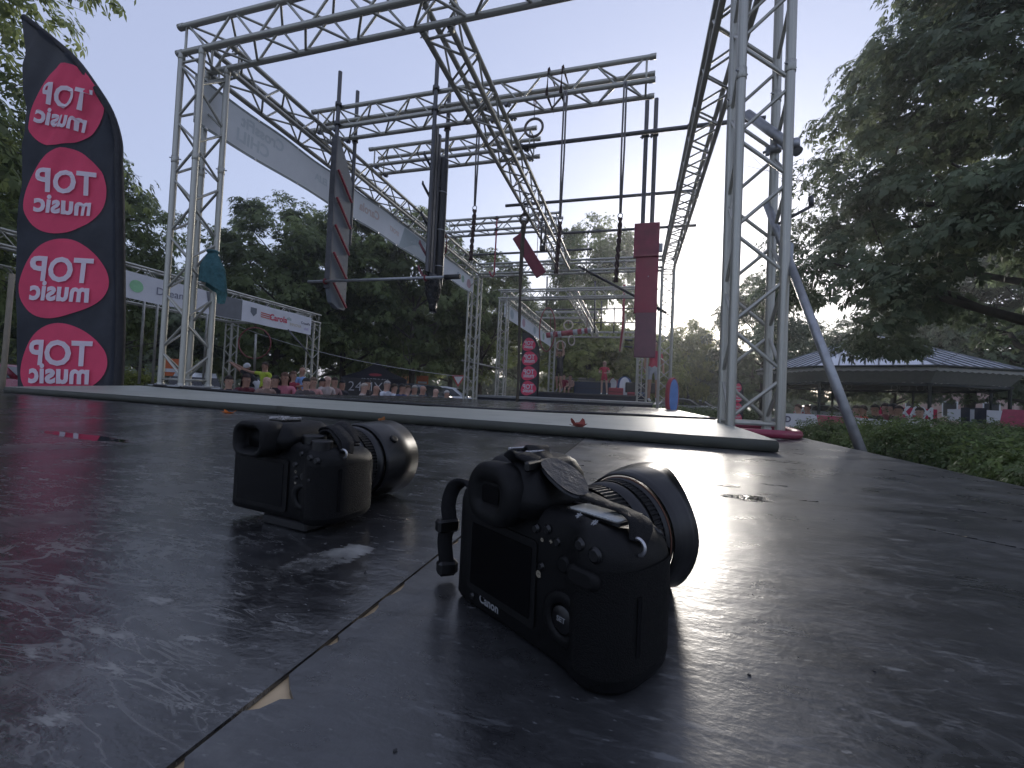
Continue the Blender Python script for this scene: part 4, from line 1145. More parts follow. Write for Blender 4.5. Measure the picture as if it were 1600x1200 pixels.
# top plate: light panel, buttons, main dial
b = MB(); b.prism([(.0465 + q.x, .0215 + q.y) for q in rrect(.040, .021, .003, 4)], .0870, .0889, None); lc = b.build('top_display', cam_gloss, C1)
b = MB(); b.prism([(.0465 + q.x, .0215 + q.y) for q in rrect(.036, .0175, .002, 4)], .0889, .0893, None); b.build('display_glass', cam_lcd, lc)
for k, x in enumerate((.028, .036, .044, .052)):
    MB().lathe([(.0016, 0), (.0016, .0016), (.001, .002)], 10, T(x, .0365, .0875 - .0008 * k)).build('top_button', cam_gloss, C1)
b = MB(); b.loft([[Vector((.052 + dx, .049 + .0085 * math.cos(a), .078 + .0085 * math.sin(a))) for a in [2 * PI * k / 30 for k in range(30)]] for dx in (-.0045, .0045)], smooth=False); b.build('main_dial', black_rub, C1)
MB().lathe([(.0075, -.002), (.0075, .001), (.0065, .0025), (.001, .003)], 24, T(.058, .0585, .0745) @ RX(rad(-28))).build('shutter_button', cam_gloss, C1)
for x, tx, sz in ((.044, '*', .009), (.0555, '#', .0052)):
    text_part('lettering', tx, sz, cam_ink, C1, T(x, .0048, .0888 - (.0012 if x > .05 else .0)) @ RX(rad(38)) @ T(0, 0 if tx == '#' else -.002, .0006), bold=.0002)
# strap lugs
for s, x in ((1, .0745), (-1, -.0745)):
    b = MB(); b.torus((x, .018, .0775 if s > 0 else .078), .0045, .0011, RX(PI / 2).to_3x3() @ RY(0).to_3x3(), 20, 6); b.build('strap_lug', cam_metal, C1)
# mode dial on the left shoulder
MB().lathe([(.0115, 0), (.0115, .007), (.0105, .0082), (.001, .0084)], 36, T(-.058, .022, .0870), smooth=False).build('mode_dial', cam_gloss, C1)
# strap
strap1 = MB(); ribbon(strap1, spline([(.0735, .018, .0800), (.0700, .022, .0895), (.060, .026, .0925), (.046, .026, .0935), (.030, .022, .0960)], 6), .0095, .0016, Vector((.2, 1, 0)))
st = strap1.build('strap', cam_strap, C1)
s2 = MB(); ribbon(s2, spline([(.0745, .0205, .0795), (.0715, .030, .0870), (.060, .034, .0895), (.046, .032, .0915), (.032, .028, .0955)], 6), .008, .0016, Vector((.2, 1, 0))); s2.build('strap_tail', cam_strap, st)
pt = [(.040, .030, .0985), (.044, .022, .0980), (.042, .012, .0985), (.034, .006, .1010), (.020, .004, .1080), (.012, .008, .1120), (.010, .024, .1135), (.018, .034, .1105), (.030, .036, .1040)]
q = smooth_poly([(.019 + (p[0] - .027) * .8, .020 + (p[1] - .020) * .8) for p in pt], 36)
def zpad(x): return .0925 + max(0, (.036 - x)) * .62
b = MB(); b.loft([[Vector((p.x, p.y, zpad(p.x) + h)) for p in inset(q, d)] for h, d in ((0, .001), (.0006, 0), (.0024, 0), (.0032, .0012))]); b.build('strap_leather', cam_leather, st)
s3 = MB(); ribbon(s3, spline([(.012, .020, .1075), (.004, .020, .1120), (-.006, .020, .1165), (-.014, .024, .1205), (-.026, .030, .1150), (-.036, .036, .104)], 6), .017, .0020, Vector((.1, 1, 0))); s3.build('strap_band', cam_strap, st)
s4 = MB(); s4.box((.004, .008, .1120), (.004, .030, .006), RZ(rad(18)).to_3x3(), bev=.001); s4.build('strap_slider', cam_gloss, st)
s5 = MB(); ribbon(s5, spline([(.004, .008, .1135), (-.004, .004, .1165), (-.010, .001, .117), (-.013, -.002, .113)], 6), .011, .0018, Vector((.5, 1, .0))); s5.build('strap_end', cam_strap, st)
# left end: strap hanging beside the body
s6 = MB(); ribbon(s6, spline([(-.0755, .018, .080), (-.086, .016, .084), (-.0965, .010, .078), (-.098, .006, .064), (-.0955, .006, .050), (-.098, .004, .036), (-.0975, .006, .018), (-.100, .010, .0065)], 6), .012, .0026, Vector((.5, 1, 0))); s6.build('strap_hanging', cam_strap, st)
s7 = MB(); s7.box((-.0965, .005, .047), (.010, .019, .011), RZ(rad(-10)).to_3x3(), bev=.002); s7.build('strap_buckle', cam_gloss, st)
s8 = MB(); s8.box((-.0995, .0085, .011), (.012, .017, .013), RZ(rad(-20)).to_3x3(), bev=.003); s8.build('strap_buckle', cam_gloss, st)
# lens
ML = T(-.006, 0, .0475) @ Matrix(((1, 0, 0, 0), (0, 0, 1, 0), (0, -1, 0, 0), (0, 0, 0, 1)))     # lathe axis z -> +y
lens = ring_profile(C1, 'lens', [(.020, .040), (.0335, .040), (.0335, .0475), (.0360, .0485), (.0385, .054), (.0390, .071), (.0383, .0715)], ML, cam_blk)
ring_profile(lens, 'mount_ring', [(.0338, .0440), (.0347, .0440), (.0347, .0465), (.0338, .0465)], ML, cam_metal)
ribbed(lens, .0405, .0725, .0900, ML, 64, name='focus_ring')
ring_profile(lens, 'barrel', [(.0380, .0900), (.0408, .0902), (.0412, .1000), (.0418, .1008), (.0418, .1040), (.0405, .1045)], ML, cam_gloss)
ribbed(lens, .0425, .1045, .1150, ML, 72, .0008, 'zoom_ring')
ring_profile(lens, 'front_barrel', [(.040, .1150), (.0432, .1152), (.0440, .1235), (.043, .1240), (.038, .1240)], ML, cam_gloss)
ring_profile(lens, 'red_line', [(.0441, .1195), (.0443, .1195), (.0443, .1207), (.0441, .1207)], ML, pmat('lens_copper_line', (.16, .075, .05), .4, .4))
b = MB()
win = [(a, y) for y in (.0585, .0665) for a in [rad(118 - 5 * k) for k in range(11)]]
b.add([ML @ Vector((.0394 * math.cos(a), -.0394 * math.sin(a) * -1 if False else .0394 * math.sin(a) * -1, y)) for a, y in win], [(i, i + 1, 12 + i, 11 + i) for i in range(10)], True); b.build('distance_window', cam_glass, lens)
mk = MB()
for k in range(7):
    a = rad(112 - 7 * k)
    mk.add([ML @ Vector((.0396 * math.cos(a + da), -.0396 * math.sin(a + da), y)) for da, y in ((-.012, .0605), (.012, .0605), (.012, .0645), (-.012, .0645))], [(0, 1, 2, 3)], False)
tag(mk.build('scale_marks', cam_ink, lens), kind='stuff')
b = MB(); seg = 96; rings = []
def pet(a): return .0105 * math.cos(2 * a) - .0035 * math.cos(4 * a)
YO = .006
for r_, y, k in ((.0455, .1145, 0), (.0470, .1150, 0), (.0485, .1215, 0), (.0488, .1225, 0), (.0500, .1265, 0), (.0510, .1370, .6), (.0535, .1455, 1), (.0525, .1458, 1), (.0495, .1360, .6), (.0475, .1250, 0), (.0455, .1180, 0)):
    rings.append([ML @ Vector((r_ * math.cos(2 * PI * i / seg), r_ * math.sin(2 * PI * i / seg), y + YO - k * pet(2 * PI * i / seg))) for i in range(seg)])
b.loft(rings, closed=True); b.build('lens_hood', cam_gloss, lens)
MB().lathe([(.001, .118), (.038, .118), (.040, .122)], 48, ML).build('front_element', cam_glass, lens)

# ---- farther camera: mirrorless with a big round hood, standing on a quick-release plate
C2 = thing('mirrorless_camera', 'farther black camera on a quick-release plate with a big round lens hood', 'camera', (-.378, .389, 0), rad(-9))
C2.scale = (1.12, 1.12, 1.02)
Z = .010
out2 = smooth_poly([(-.062, .0), (-.03, 0), (.01, 0), (.035, -.001), (.050, -.005), (.062, -.002), (.070, .010), (.0715, .028), (.0695, .052), (.060, .068), (.047, .068), (.038, .054), (.030, .040), (.0, .038), (-.03, .038), (-.055, .037), (-.067, .030), (-.0705, .018), (-.069, .006)], 96)
b = MB(); body_shell(b, out2, [(.0, .006), (.0012, .002), (.005, 0), (.030, .0), (.060, 0), (.070, .0), (.076, .0015), (.0800, .005), (.0820, .011)], lambda p: -.009 * max(0, (p.y - .02) / .045) * max(0, (p.x - .02) / .05) - .005 * max(0, (p.x - .05) / .02))
bd = b.build('body', cam_blk, C2); bd.location.z = Z
def up(o): o.location.z = Z; return o
b = MB(); q = inset(out2, -.0007); rows = [[Vector((q[i % 96].x, q[i % 96].y, z)) for i in range(20, 53)] for z in (.008, .02, .035, .05, .062)]
b.add([p for r_ in rows for p in r_], [(k * 33 + i, k * 33 + i + 1, (k + 1) * 33 + i + 1, (k + 1) * 33 + i) for k in range(4) for i in range(32)], True); up(b.build('grip_covering', cam_grip, C2))
b = MB(); q = inset(out2, -.0011); b.add([Vector((q[i].x, q[i].y, z)) for z in (.014, .058) for i in (31, 32)], [(0, 1, 3, 2)], False); up(b.build('card_door_slot', cam_glass, C2))
b = MB(); b.loft([[Vector((-.014 + q.x, cy + q.y, z)) for q in rrect(hw * 2, hd * 2, min(hw, hd) * .6, 7)] for hw, cy, hd, z in [(.033, .022, .032, .074), (.031, .024, .034, .086), (.026, .025, .033, .0955), (.020, .025, .029, .1005), (.016, .025, .024, .1020)]]); up(b.build('finder_housing', cam_blk, C2))
b = MB(); b.box((-.014, .018, .1030), (.021, .022, .0022), bev=.0005); sh = up(b.build('hot_shoe', cam_gloss, C2))
for s in (-1, 1):
    b = MB(); b.box((-.014 + s * .0092, .018, .1052), (.0032, .022, .0028), bev=.0005); b.build('shoe_rail', cam_metal, sh)
b = MB(); ec = [(.044, .037, .011, -.002), (.045, .038, .012, .008), (.045, .038, .013, .019), (.041, .034, .012, .0225), (.035, .027, .009, .0215), (.030, .020, .005, .014), (.028, .018, .004, .006)]
b.loft([[yface(0) @ Vector((-.014 + q.x, .0845 + q.y, h)) for q in rrect(w, hh, r, 7)] for w, hh, r, h in ec]); eye = up(b.build('eyecup', cam_rub, C2))
b = MB(); b.prism([(-.014 + q.x, .0845 + q.y) for q in rrect(.021, .013, .003, 4)], .0065, .0075, yface(0)); b.build('finder_glass', cam_glass, eye)
b = MB(); b.prism([(-.021 + q.x, .036 + q.y) for q in rrect(.080, .056, .004, 4)], 0, .0016, yface(0)); sc = up(b.build('flip_screen', cam_rub, C2))
b = MB(); b.prism([(-.021 + q.x, .036 + q.y) for q in rrect(.068, .046, .001, 3)], .0018, .0021, yface(0)); b.build('screen_glass', cam_glass, sc)
b = MB(); b.lathe([(.008, 0), (.0145, 0), (.0145, .002), (.0135, .0028), (.009, .0028), (.008, .0018)], 36, yface(0) @ T(.041, .028, 0), closed=True); up(b.build('control_dial', cam_blk, C2))
for x, z, r in ((.028, .060, .0024), (.041, .049, .0042), (.052, .070, .0028), (.061, .068, .003), (.030, .047, .0018), (.053, .0475, .0018), (.036, .072, .0022)):
    o_ = MB(); o_.lathe([(r * 1.2, 0), (r * 1.2, .0006), (r, .0006), (r, .002), (r * .8, .0024)], 14, yface(-.004 if x > .045 else 0) @ T(x, z, 0)); up(o_.build('button', cam_gloss, C2))
for x, z, tx in ((.0285, .0525, 'Q'), (.0290, .0405, 'M'), (.0375, .0405, 'm'), (.031, .017, 'M')):
    up(text_part('lettering', tx, .0035, MATS['camera_dim_print'], C2, yface(0) @ T(x, z, .0006), bold=.0001))
for x, y, r_, h_ in ((.030, .018, .0115, .0095), (.052, .008, .0100, .0065)):
    o_ = MB(); o_.lathe([(r_, -.004), (r_, h_ - .001), (r_ - .001, h_), (.0005, h_ + .0002)], 40, T(x, y, .0805), smooth=False); up(o_.build('top_dial', cam_gloss, C2))
s_ = MB(); ribbon(s_, spline([(.070, .022, .074), (.066, .026, .085), (.052, .030, .0935), (.038, .034, .0985), (.026, .036, .0975), (.018, .040, .093)], 6), .012, .002, Vector((.3, 1, .2))); st2 = up(s_.build('strap', cam_strap, C2))
for k, (dx, dy, dz_) in enumerate(((.002, .010, .002), (-.004, .016, -.002), (.004, -.004, -.006))):
    s_ = MB(); ribbon(s_, spline([(.064 + dx, .026 + dy, .081 + dz_), (.050 + dx, .030 + dy, .094 + dz_), (.034 + dx, .036 + dy, .0995 + dz_), (.022 + dx, .038 + dy, .096 + dz_), (.030 + dx, .046 + dy, .088 + dz_)], 6), .011, .002, Vector((.1 * k, 1, .5 - .4 * k))); s_.build('strap_fold', cam_strap, st2)
b = MB(); b.torus((.0695, .018, .0735), .0045, .0011, RX(PI / 2).to_3x3(), 18, 6); up(b.build('strap_lug', cam_metal, C2))
b = MB(); b.box((.012, .022, .005), (.062, .040, .010), bev=.0015); pl = b.build('release_plate', cam_gloss, C2)
b = MB(); b.box((.012, .022, .0008), (.048, .030, .0016)); b.build('rubber_pad', black_rub, pl)
ML2 = T(-.008, 0, .0545) @ Matrix(((1, 0, 0, 0), (0, 0, 1, 0), (0, -1, 0, 0), (0, 0, 0, 1)))
lens = ring_profile(C2, 'lens', [(.02, .034), (.0335, .034), (.0335, .042), (.038, .044), (.0435, .052), (.0445, .072), (.0440, .0735)], ML2, cam_blk)
ring_profile(lens, 'silver_barrel', [(.0425, .0735), (.0447, .0740), (.0450, .0880), (.0440, .0885)], ML2, pmat('lens_grey_ring', (.06, .062, .066), .35, .3))
ribbed(lens, .0462, .0890, .1010, ML2, 72, .001, 'zoom_ring')
ring_profile(lens, 'front_barrel', [(.043, .1010), (.0465, .1012), (.0470, .1180), (.046, .1185), (.04, .1185)], ML2, cam_gloss)
text_part('lettering', 'STABILIZER', .0050, cam_ink, lens, None, warp=lambda v: ML2 @ Vector(((.0448) * math.cos(rad(48) + v.x / .0448), -(.0448) * math.sin(rad(48) + v.x / .0448), .062 + v.y)))
b = MB(); rings = []
for r_, y in ((.0475, .1130), (.0495, .1135), (.0505, .1180), (.0520, .1420), (.0530, .1700), (.0516, .1705), (.0500, .1420), (.0480, .1180)):
    rings.append([ML2 @ Vector((r_ * math.cos(2 * PI * i / 72), r_ * math.sin(2 * PI * i / 72), y)) for i in range(72)])
b.loft(rings, closed=True); hood = b.build('lens_hood', cam_gloss, lens)
a = rad(38)
MB().lathe([(.0058, -.001), (.0058, .0012), (.0045, .0018), (.001, .0012)], 20, ML2 @ Matrix.Rotation(-a, 4, 'Z') @ T(.0516, 0, .134) @ RY(PI / 2)).build('hood_button', cam_blk, hood)
MB().lathe([(.001, .114), (.040, .114), (.042, .117)], 40, ML2).build('front_element', cam_glass, lens)
# ------------------------------------------------------------------ people: one skinned body each, clothing painted on its faces, hair as a part
def skin_m(k): return pmat('skin_%d' % k, [(.42, .25, .18), (.36, .20, .14), (.48, .30, .23), (.20, .11, .075)][k], .55, 0, .1, 8)
def cloth_m(col): return pmat('cloth_%02d_%02d_%02d' % tuple(int(c * 99) for c in col), col, .85, 0, .15, 7)
J0 = dict(pel=(0, 0, .95), belly=(0, 0, 1.10), chest=(0, 0, 1.30), neck=(0, 0, 1.47), head=(0, .015, 1.60), top=(0, 0, 1.72),
          ls=(-.18, 0, 1.40), le=(-.25, 0, 1.13), lh=(-.27, .04, .90), lf=(-.27, .06, .81), rs=(.18, 0, 1.40), re=(.25, 0, 1.13), rh=(.27, .04, .90), rf=(.27, .06, .81),
          lk=(-.11, .02, .52), la=(-.11, -.01, .09), lt=(-.12, .15, .03), rk=(.11, .02, .52), ra=(.11, -.01, .09), rt=(.12, .15, .03), lp=(-.10, 0, .90), rp=(.10, 0, .90))
EDG = [('pel', 'belly'), ('belly', 'chest'), ('chest', 'neck'), ('neck', 'head'), ('head', 'top'), ('chest', 'ls'), ('ls', 'le'), ('le', 'lh'), ('lh', 'lf'), ('chest', 'rs'), ('rs', 're'), ('re', 'rh'), ('rh', 'rf'),
       ('pel', 'lp'), ('lp', 'lk'), ('lk', 'la'), ('la', 'lt'), ('pel', 'rp'), ('rp', 'rk'), ('rk', 'ra'), ('ra', 'rt')]
RAD = dict(pel=(.135, .10), belly=(.125, .095), chest=(.15, .105), neck=(.046, .048), head=(.100, .118), top=(.075, .085), ls=(.075, .07), le=(.042, .042), lh=(.028, .034), lf=(.012, .03), rs=(.075, .07), re=(.042, .042), rh=(.028, .034), rf=(.012, .03),
           lp=(.085, .085), lk=(.058, .058), la=(.04, .04), lt=(.03, .03), rp=(.085, .085), rk=(.058, .058), ra=(.04, .04), rt=(.03, .03))
BODY = {}
def body_mesh(key, pose, slim=1.0):
    if key in BODY: return BODY[key]
    J = dict(J0); J.update(pose)
    names = list(J); me = bpy.data.meshes.new('skeleton'); me.from_pydata([J[n] for n in names], [(names.index(a), names.index(b)) for a, b in EDG], []); me.update()
    o = bpy.data.objects.new('skeleton', me); COL.objects.link(o)
    md = o.modifiers.new('s', 'SKIN'); md.use_smooth_shade = True
    for i, n in enumerate(names):
        v = me.skin_vertices[0].data[i]; r = RAD[n]; v.radius = (r[0] * slim, r[1] * slim); v.use_root = (n == 'pel')
    sb = o.modifiers.new('u', 'SUBSURF'); sb.levels = 1; sb.render_levels = 1
    dg = bpy.context.evaluated_depsgraph_get(); dg.update()
    out = bpy.data.meshes.new_from_object(o.evaluated_get(dg))
    bpy.data.objects.remove(o)
    # nearest bone of every face -> region
    segs = [(Vector(J[a]), Vector(J[b]), a, b) for a, b in EDG]; reg = []
    for p in out.polygons:
        c = p.center; best = None
        for A, B, a, b in segs:
            d = B - A; t = max(0, min(1, (c - A).dot(d) / max(1e-9, d.length_squared))); q = (c - (A + d * t)).length
            if best is None or q < best[0]: best = (q, a + '-' + b, t)
        reg.append((best[1], best[2]))
    BODY[key] = (out, reg, J); return BODY[key]
def person(label, key, pose, loc, rotz, shirt, trousers, skin=0, hair=(.03, .02, .015), hairstyle='short', sleeves='short', legs='short', shoes=(.5, .5, .5), scale=1.0, group=None, slim=1.0, cap=None):
    me0, reg, J = body_mesh(key, pose, slim)
    me = me0.copy(); me.name = 'body'
    me.materials.clear()
    for m in (skin_m(skin), cloth_m(shirt), cloth_m(trousers), cloth_m(shoes)): me.materials.append(m)
    idx = []
    for s, t in reg:
        k = 0
        if s in ('pel-belly',): k = 1 if t > .15 else 2
        elif s in ('belly-chest', 'chest-ls', 'chest-rs'): k = 1
        elif s == 'chest-neck': k = 1 if t < .75 else 0
        elif s in ('ls-le', 'rs-re'): k = 1 if (sleeves != 'none' and t < (.62 if sleeves == 'short' else 2)) or t < .1 else 0
        elif s in ('le-lh', 're-rh'): k = 1 if sleeves == 'long' else 0
        elif s in ('pel-lp', 'pel-rp'): k = 2
        elif s in ('lp-lk', 'rp-rk'): k = 2 if (legs == 'long' or t < (.75 if legs == 'short' else .35)) else 0
        elif s in ('lk-la', 'rk-ra'): k = 3 if t > .93 else (2 if legs == 'long' else 0)
        elif s in ('la-lt', 'ra-rt'): k = 3
        idx.append(k)
    me.polygons.foreach_set('material_index', idx)
    t = thing('person', label, 'person', loc, rotz, group); t.scale = (scale,) * 3
    link('body', me, t)
    H, TP, NK = Vector(J['head']), Vector(J['top']), Vector(J['neck'])
    upv = (TP - NK).normalized(); fw = Vector((0, 1, 0)) - upv * upv.y; fw.normalize(); sd = fw.cross(upv)
    def loc3(a, b, c): return H + sd * a + fw * b + upv * c
    if hairstyle != 'bald':
        b = MB(); rings = []; n = 16
        drop = {'short': .02, 'long': .24, 'bun': .03}[hairstyle]
        for k in range(9):
            v = k / 8
            ring = []
            for i in range(n):
                a = 2 * PI * i / n; back = max(0, -math.sin(a))
                el = v * (1.25 + .75 * back) ; el = min(el, PI * .62)
                rr = .108
                x, y, z = math.sin(el) * math.cos(a) * rr * .92, math.sin(el) * math.sin(a) * rr * 1.08 - .006, math.cos(el) * rr * 1.12 + .035
                if hairstyle == 'long' and v > .6 and back > .05: z -= (v - .6) / .4 * drop; y -= .015
                ring.append(loc3(x, y, z))
            rings.append(ring)
        b.loft(rings, caps=False); b.add(rings[0], [tuple(range(n))], True)
        b.build('hair' if not cap else 'cap', cloth_m(cap or hair), t)
    b = MB(); b.lathe([(.002, .0), (.010, .004), (.014, .02), (.006, .05)], 8, Matrix.Translation(loc3(0, .092, -.018)) @ RX(rad(-12))); b.build('nose', skin_m(skin), t)
    for s in (-1, 1):
        b = MB(); b.lathe([(.002, -.004), (.009, 0), (.002, .004)], 10, Matrix.Translation(loc3(s * .032, .096, .015)) @ RX(PI / 2)); b.build('eye', cloth_m((.03, .025, .02)), t)
        b = MB(); b.lathe([(.004, -.012), (.022, 0), (.004, .012)], 10, Matrix.Translation(loc3(s * .086, 0, 0)) @ RY(PI / 2)); b.build('ear', skin_m(skin), t)
    return t
SIT = dict(pel=(0, -.05, .47), belly=(0, -.06, .62), chest=(0, -.03, .82), neck=(0, 0, .99), head=(0, .02, 1.12), top=(0, .01, 1.24), ls=(-.18, -.02, .92), le=(-.25, .03, .66), lh=(-.14, .26, .58), lf=(-.10, .34, .57), rs=(.18, -.02, .92), re=(.25, .03, .66), rh=(.14, .26, .58), rf=(.10, .34, .57),
           lp=(-.10, 0, .48), lk=(-.13, .40, .50), la=(-.13, .38, .09), lt=(-.13, .54, .03), rp=(.10, 0, .48), rk=(.13, .40, .50), ra=(.13, .38, .09), rt=(.13, .54, .03))
HANG = dict(pel=(0, 0, 1.02), belly=(0, 0, 1.17), chest=(0, -.02, 1.38), neck=(0, 0, 1.54), head=(0, .03, 1.66), top=(0, .02, 1.78), ls=(-.16, 0, 1.53), le=(-.16, .03, 1.83), lh=(-.10, .02, 2.10), lf=(-.08, .03, 2.18), rs=(.16, 0, 1.53), re=(.15, .03, 1.83), rh=(.10, .02, 2.10), rf=(.08, .03, 2.18),
            lk=(-.10, .10, .58), la=(-.09, -.10, .17), lt=(-.09, -.04, .04), rk=(.10, .06, .57), ra=(.12, -.06, .15), rt=(.13, .03, .03), lp=(-.10, 0, .96), rp=(.10, 0, .96))
HOLD = dict(le=(-.27, .06, 1.16), lh=(-.10, .24, 1.12), lf=(-.03, .27, 1.12), re=(.27, .06, 1.16), rh=(.12, .25, 1.13), rf=(.05, .28, 1.13), head=(0, .035, 1.60), lk=(-.14, .03, .52), la=(-.17, 0, .09), lt=(-.19, .14, .03), rk=(.11, .02, .52))
POINT = dict(re=(.42, .10, 1.42), rh=(.66, .18, 1.50), rf=(.74, .20, 1.52))
STAND = dict()
CLAP = dict(le=(-.26, .04, 1.14), lh=(-.06, .28, 1.20), lf=(-.03, .33, 1.25), re=(.26, .04, 1.14), rh=(.06, .28, 1.20), rf=(.03, .33, 1.25))
SWING = dict(pel=(.30, .0, 1.10), belly=(.18, 0, 1.18), chest=(.0, 0, 1.30), neck=(-.10, 0, 1.42), head=(-.06, .02, 1.55), top=(-.02, .01, 1.66), ls=(-.08, .16, 1.42), le=(-.30, .14, 1.56), lh=(-.48, .06, 1.66), lf=(-.55, .03, 1.70), rs=(-.08, -.16, 1.42), re=(-.30, -.14, 1.56), rh=(-.48, -.06, 1.66), rf=(-.55, -.03, 1.70),
             lp=(.34, .09, 1.06), lk=(.46, .10, .72), la=(.52, .10, .36), lt=(.62, .10, .32), rp=(.34, -.09, 1.06), rk=(.42, -.10, .72), ra=(.44, -.10, .36), rt=(.55, -.10, .32))
# ------------------------------------------------------------------ feather flags
flag_blk = fabric_mat('flag_black', (.052, .058, .070), .5, .25, 3)
flag_red = fabric_mat('flag_pink', (.90, .11, .20), .3, .08, 4)
flag_wht = fabric_mat('flag_white', (.82, .80, .86), .3, .04, 6)
def feather_flag(label, S2, outline, logos, loc, wr, pole_pts, group='feather flags with round pink logos', pole_r=.016, off=.004, foot=None):
    """S2(p, q, lift) -> world point on the cloth; outline: (left, right) functions of height"""
    t = thing('feather_flag', label, 'flag', loc, 0, group); o = Vector(loc)
    nq, np_ = 90, 44; rows = []
    for j in range(nq + 1):
        v = j / nq; l, r_, q = outline(v)
        rows.append([S2(l + (r_ - l) * i / np_, q, 0) - o for i in range(np_ + 1)])
    W = np_ + 1
    MB().add([p for rw in rows for p in rw], [(j * W + i, j * W + i + 1, (j + 1) * W + i + 1, (j + 1) * W + i) for j in range(nq) for i in range(np_)], True).build('flag_cloth', flag_blk, t, fix=False)
    for (c, d, sx, sy, tilt, ts) in logos:
        n = 64; m = 16
        rows = []
        for k in range(m + 1):
            rr = k / m
            ring = []
            for i in range(n):
                a = 2 * PI * i / n
                e = 1 + .07 * math.cos(3 * a + .6) + .04 * math.sin(2 * a)
                x, y = rr * sx * e * math.cos(a), rr * sy * e * math.sin(a)
                ring.append(S2(c + x * math.cos(tilt) - y * math.sin(tilt), d + x * math.sin(tilt) + y * math.cos(tilt), off) - o)
            rows.append(ring)
        b = MB(); b.add([p for rw in rows for p in rw], [(k * n + i, k * n + (i + 1) % n, (k + 1) * n + (i + 1) % n, (k + 1) * n + i) for k in range(m) for i in range(n)], True)
        lg = b.build('logo_patch', flag_red, t, fix=False)
        for tx, dy, sz in (('TOP', .20, 1.0), ('music', -.33, .82)):
            vs, fs = text_mb(tx, sx * .74 * sz, sx * .021, True)
            pts = []
            for v in vs:
                x, y = v.x, v.y * 1.12 + dy * sy
                pts.append(S2(c + x * math.cos(tilt) - y * math.sin(tilt), d + x * math.sin(tilt) + y * math.cos(tilt), off * 2.1) - o)
            MB().add(pts, fs, False).build('lettering', flag_wht, lg, fix=False)
    b = MB(); b.path([Vector(p) - o for p in pole_pts], [pole_r * (1.25 - .5 * k / (len(pole_pts) - 1)) for k in range(len(pole_pts))], 8, flat=None); b.build('pole_sleeve', pmat('flag_sleeve', (.010, .010, .012), .7, 0, .2, 30), t)
    if foot:
        b = MB(); b.lathe([(.16, 0), (.16, .03), (.03, .05), (.03, .3), (.002, .3)], 20, Matrix.Translation(Vector(foot) - o)); b.build('flag_base', dark_steel, t)
    return t
# big one at the left
PF, LF = at_d(176, 606, 5.0), at_d(28, 604, 5.55)
ux = (PF - LF); ux.z = 0; WF = ux.length; ux.normalize(); un = Vector((ux.y, -ux.x, 0))
if un.dot(Vector((0, 0, 0)) - PF) < 0: un = -un
def onplane(px, py):
    d = Vector(ray(px, py)); e = Vector(EYE); k = (PF - e).dot(un) / d.dot(un); p = e + d * k
    return ((p - LF).dot(ux), p.z)
def S_big(p, q, lift):
    v = .15 + .85 * max(0, min(1, (q - 1.2) / 1.6))
    w = .017 * v * math.sin(26 * (p * .8 + (3.2 - q) * .36)) + .005 * v * math.sin(53 * (p + (3.2 - q) * .45) + 1) + .016 * math.sin(3 * p + 2.1 * q) + .008 * math.sin(9 * p - 3 * q)
    return Vector((LF.x, LF.y, 0)) + ux * p + Vector((0, 0, q)) + un * (w + lift)
Lpts = [onplane(*p) for p in ((27, 640), (27, 520), (31, 300), (35, 120), (36, 28))]
Rpts = [onplane(*p) for p in ((182, 640), (183, 520), (183, 330), (183, 256), (180, 217), (169, 173), (148, 134), (117, 93), (84, 63), (38, 26))]
def interp(pts, q):
    pts = sorted(pts, key=lambda p: p[1])
    for a, b in zip(pts, pts[1:]):
        if q <= b[1]: f = (q - a[1]) / (b[1] - a[1] + 1e-9); return a[0] + (b[0] - a[0]) * max(0, f)
    return pts[-1][0]
ztop = min(Rpts[-1][1], Lpts[-1][1]); zbot = -.2
def out_big(v):
    q = zbot + (ztop - zbot) * v
    return interp(Lpts, q), max(interp(Lpts, q) + .003, interp(Rpts, q)), q
def lg(cx, cy, wx, hy, tilt):
    c = onplane(cx, cy); e = onplane(cx + wx, cy); f = onplane(cx, cy - hy)
    return (c[0], c[1], abs(e[0] - c[0]), abs(f[1] - c[1]), tilt, 1)
pole = [S_big(p, q, -.02) for p, q in sorted(Rpts, key=lambda a: a[1])]
pole = [Vector((pole[0].x, pole[0].y, GROUND))] + spline(pole, 4)
feather_flag('big black feather flag with four pink logos at the left edge', S_big, out_big,
             [lg(103, 168, 58, 63, -.16), lg(103, 300, 62, 66, -.02), lg(100, 437, 66, 62, 0.0), lg(100, 566, 66, 58, 0.02)], (PF.x, PF.y, GROUND), 1, pole, pole_r=.030, off=.012)
# smaller one on the far platform
def small_flag(px0, px1, ytop, ybot, Y, label, foot_z):
    A, B = at_y(px0, ybot, Y), at_y(px1, ybot, Y); top = at_y(px0, ytop, Y)
    w = (B - A).length; h = top.z - A.z
    uxx = (B - A); uxx.z = 0; uxx.normalize(); nn = Vector((uxx.y, -uxx.x, 0))
    def S2(p, q, lift): return Vector((A.x, A.y, A.z)) + uxx * p + Vector((0, 0, q)) + nn * (lift + .01 * math.sin(5 * p + 3 * q))
    def ol(v):
        q = h * v; l = .0; r_ = w if v < .62 else w * math.sqrt(max(0, 1 - ((v - .62) / .38) ** 2.0)) + .002
        return l, r_, q
    lgs = [(w * .47, h * k, w * .42, h * .112, 0, 1) for k in (.10, .335, .57)] + [(w * .40, h * .79, w * .36, h * .105, -.1, 1)]
    pole_ = [S2(w, 0, 0), S2(w, h * .4, 0), S2(w, h * .62, 0), S2(w * .93, h * .76, 0), S2(w * .72, h * .89, 0), S2(w * .4, h * .965, 0), S2(0, h, 0)]
    pole_[0].z = foot_z
    feather_flag(label, S2, ol, lgs, (A.x, A.y, foot_z), 1, pole_, off=.02, pole_r=.022)
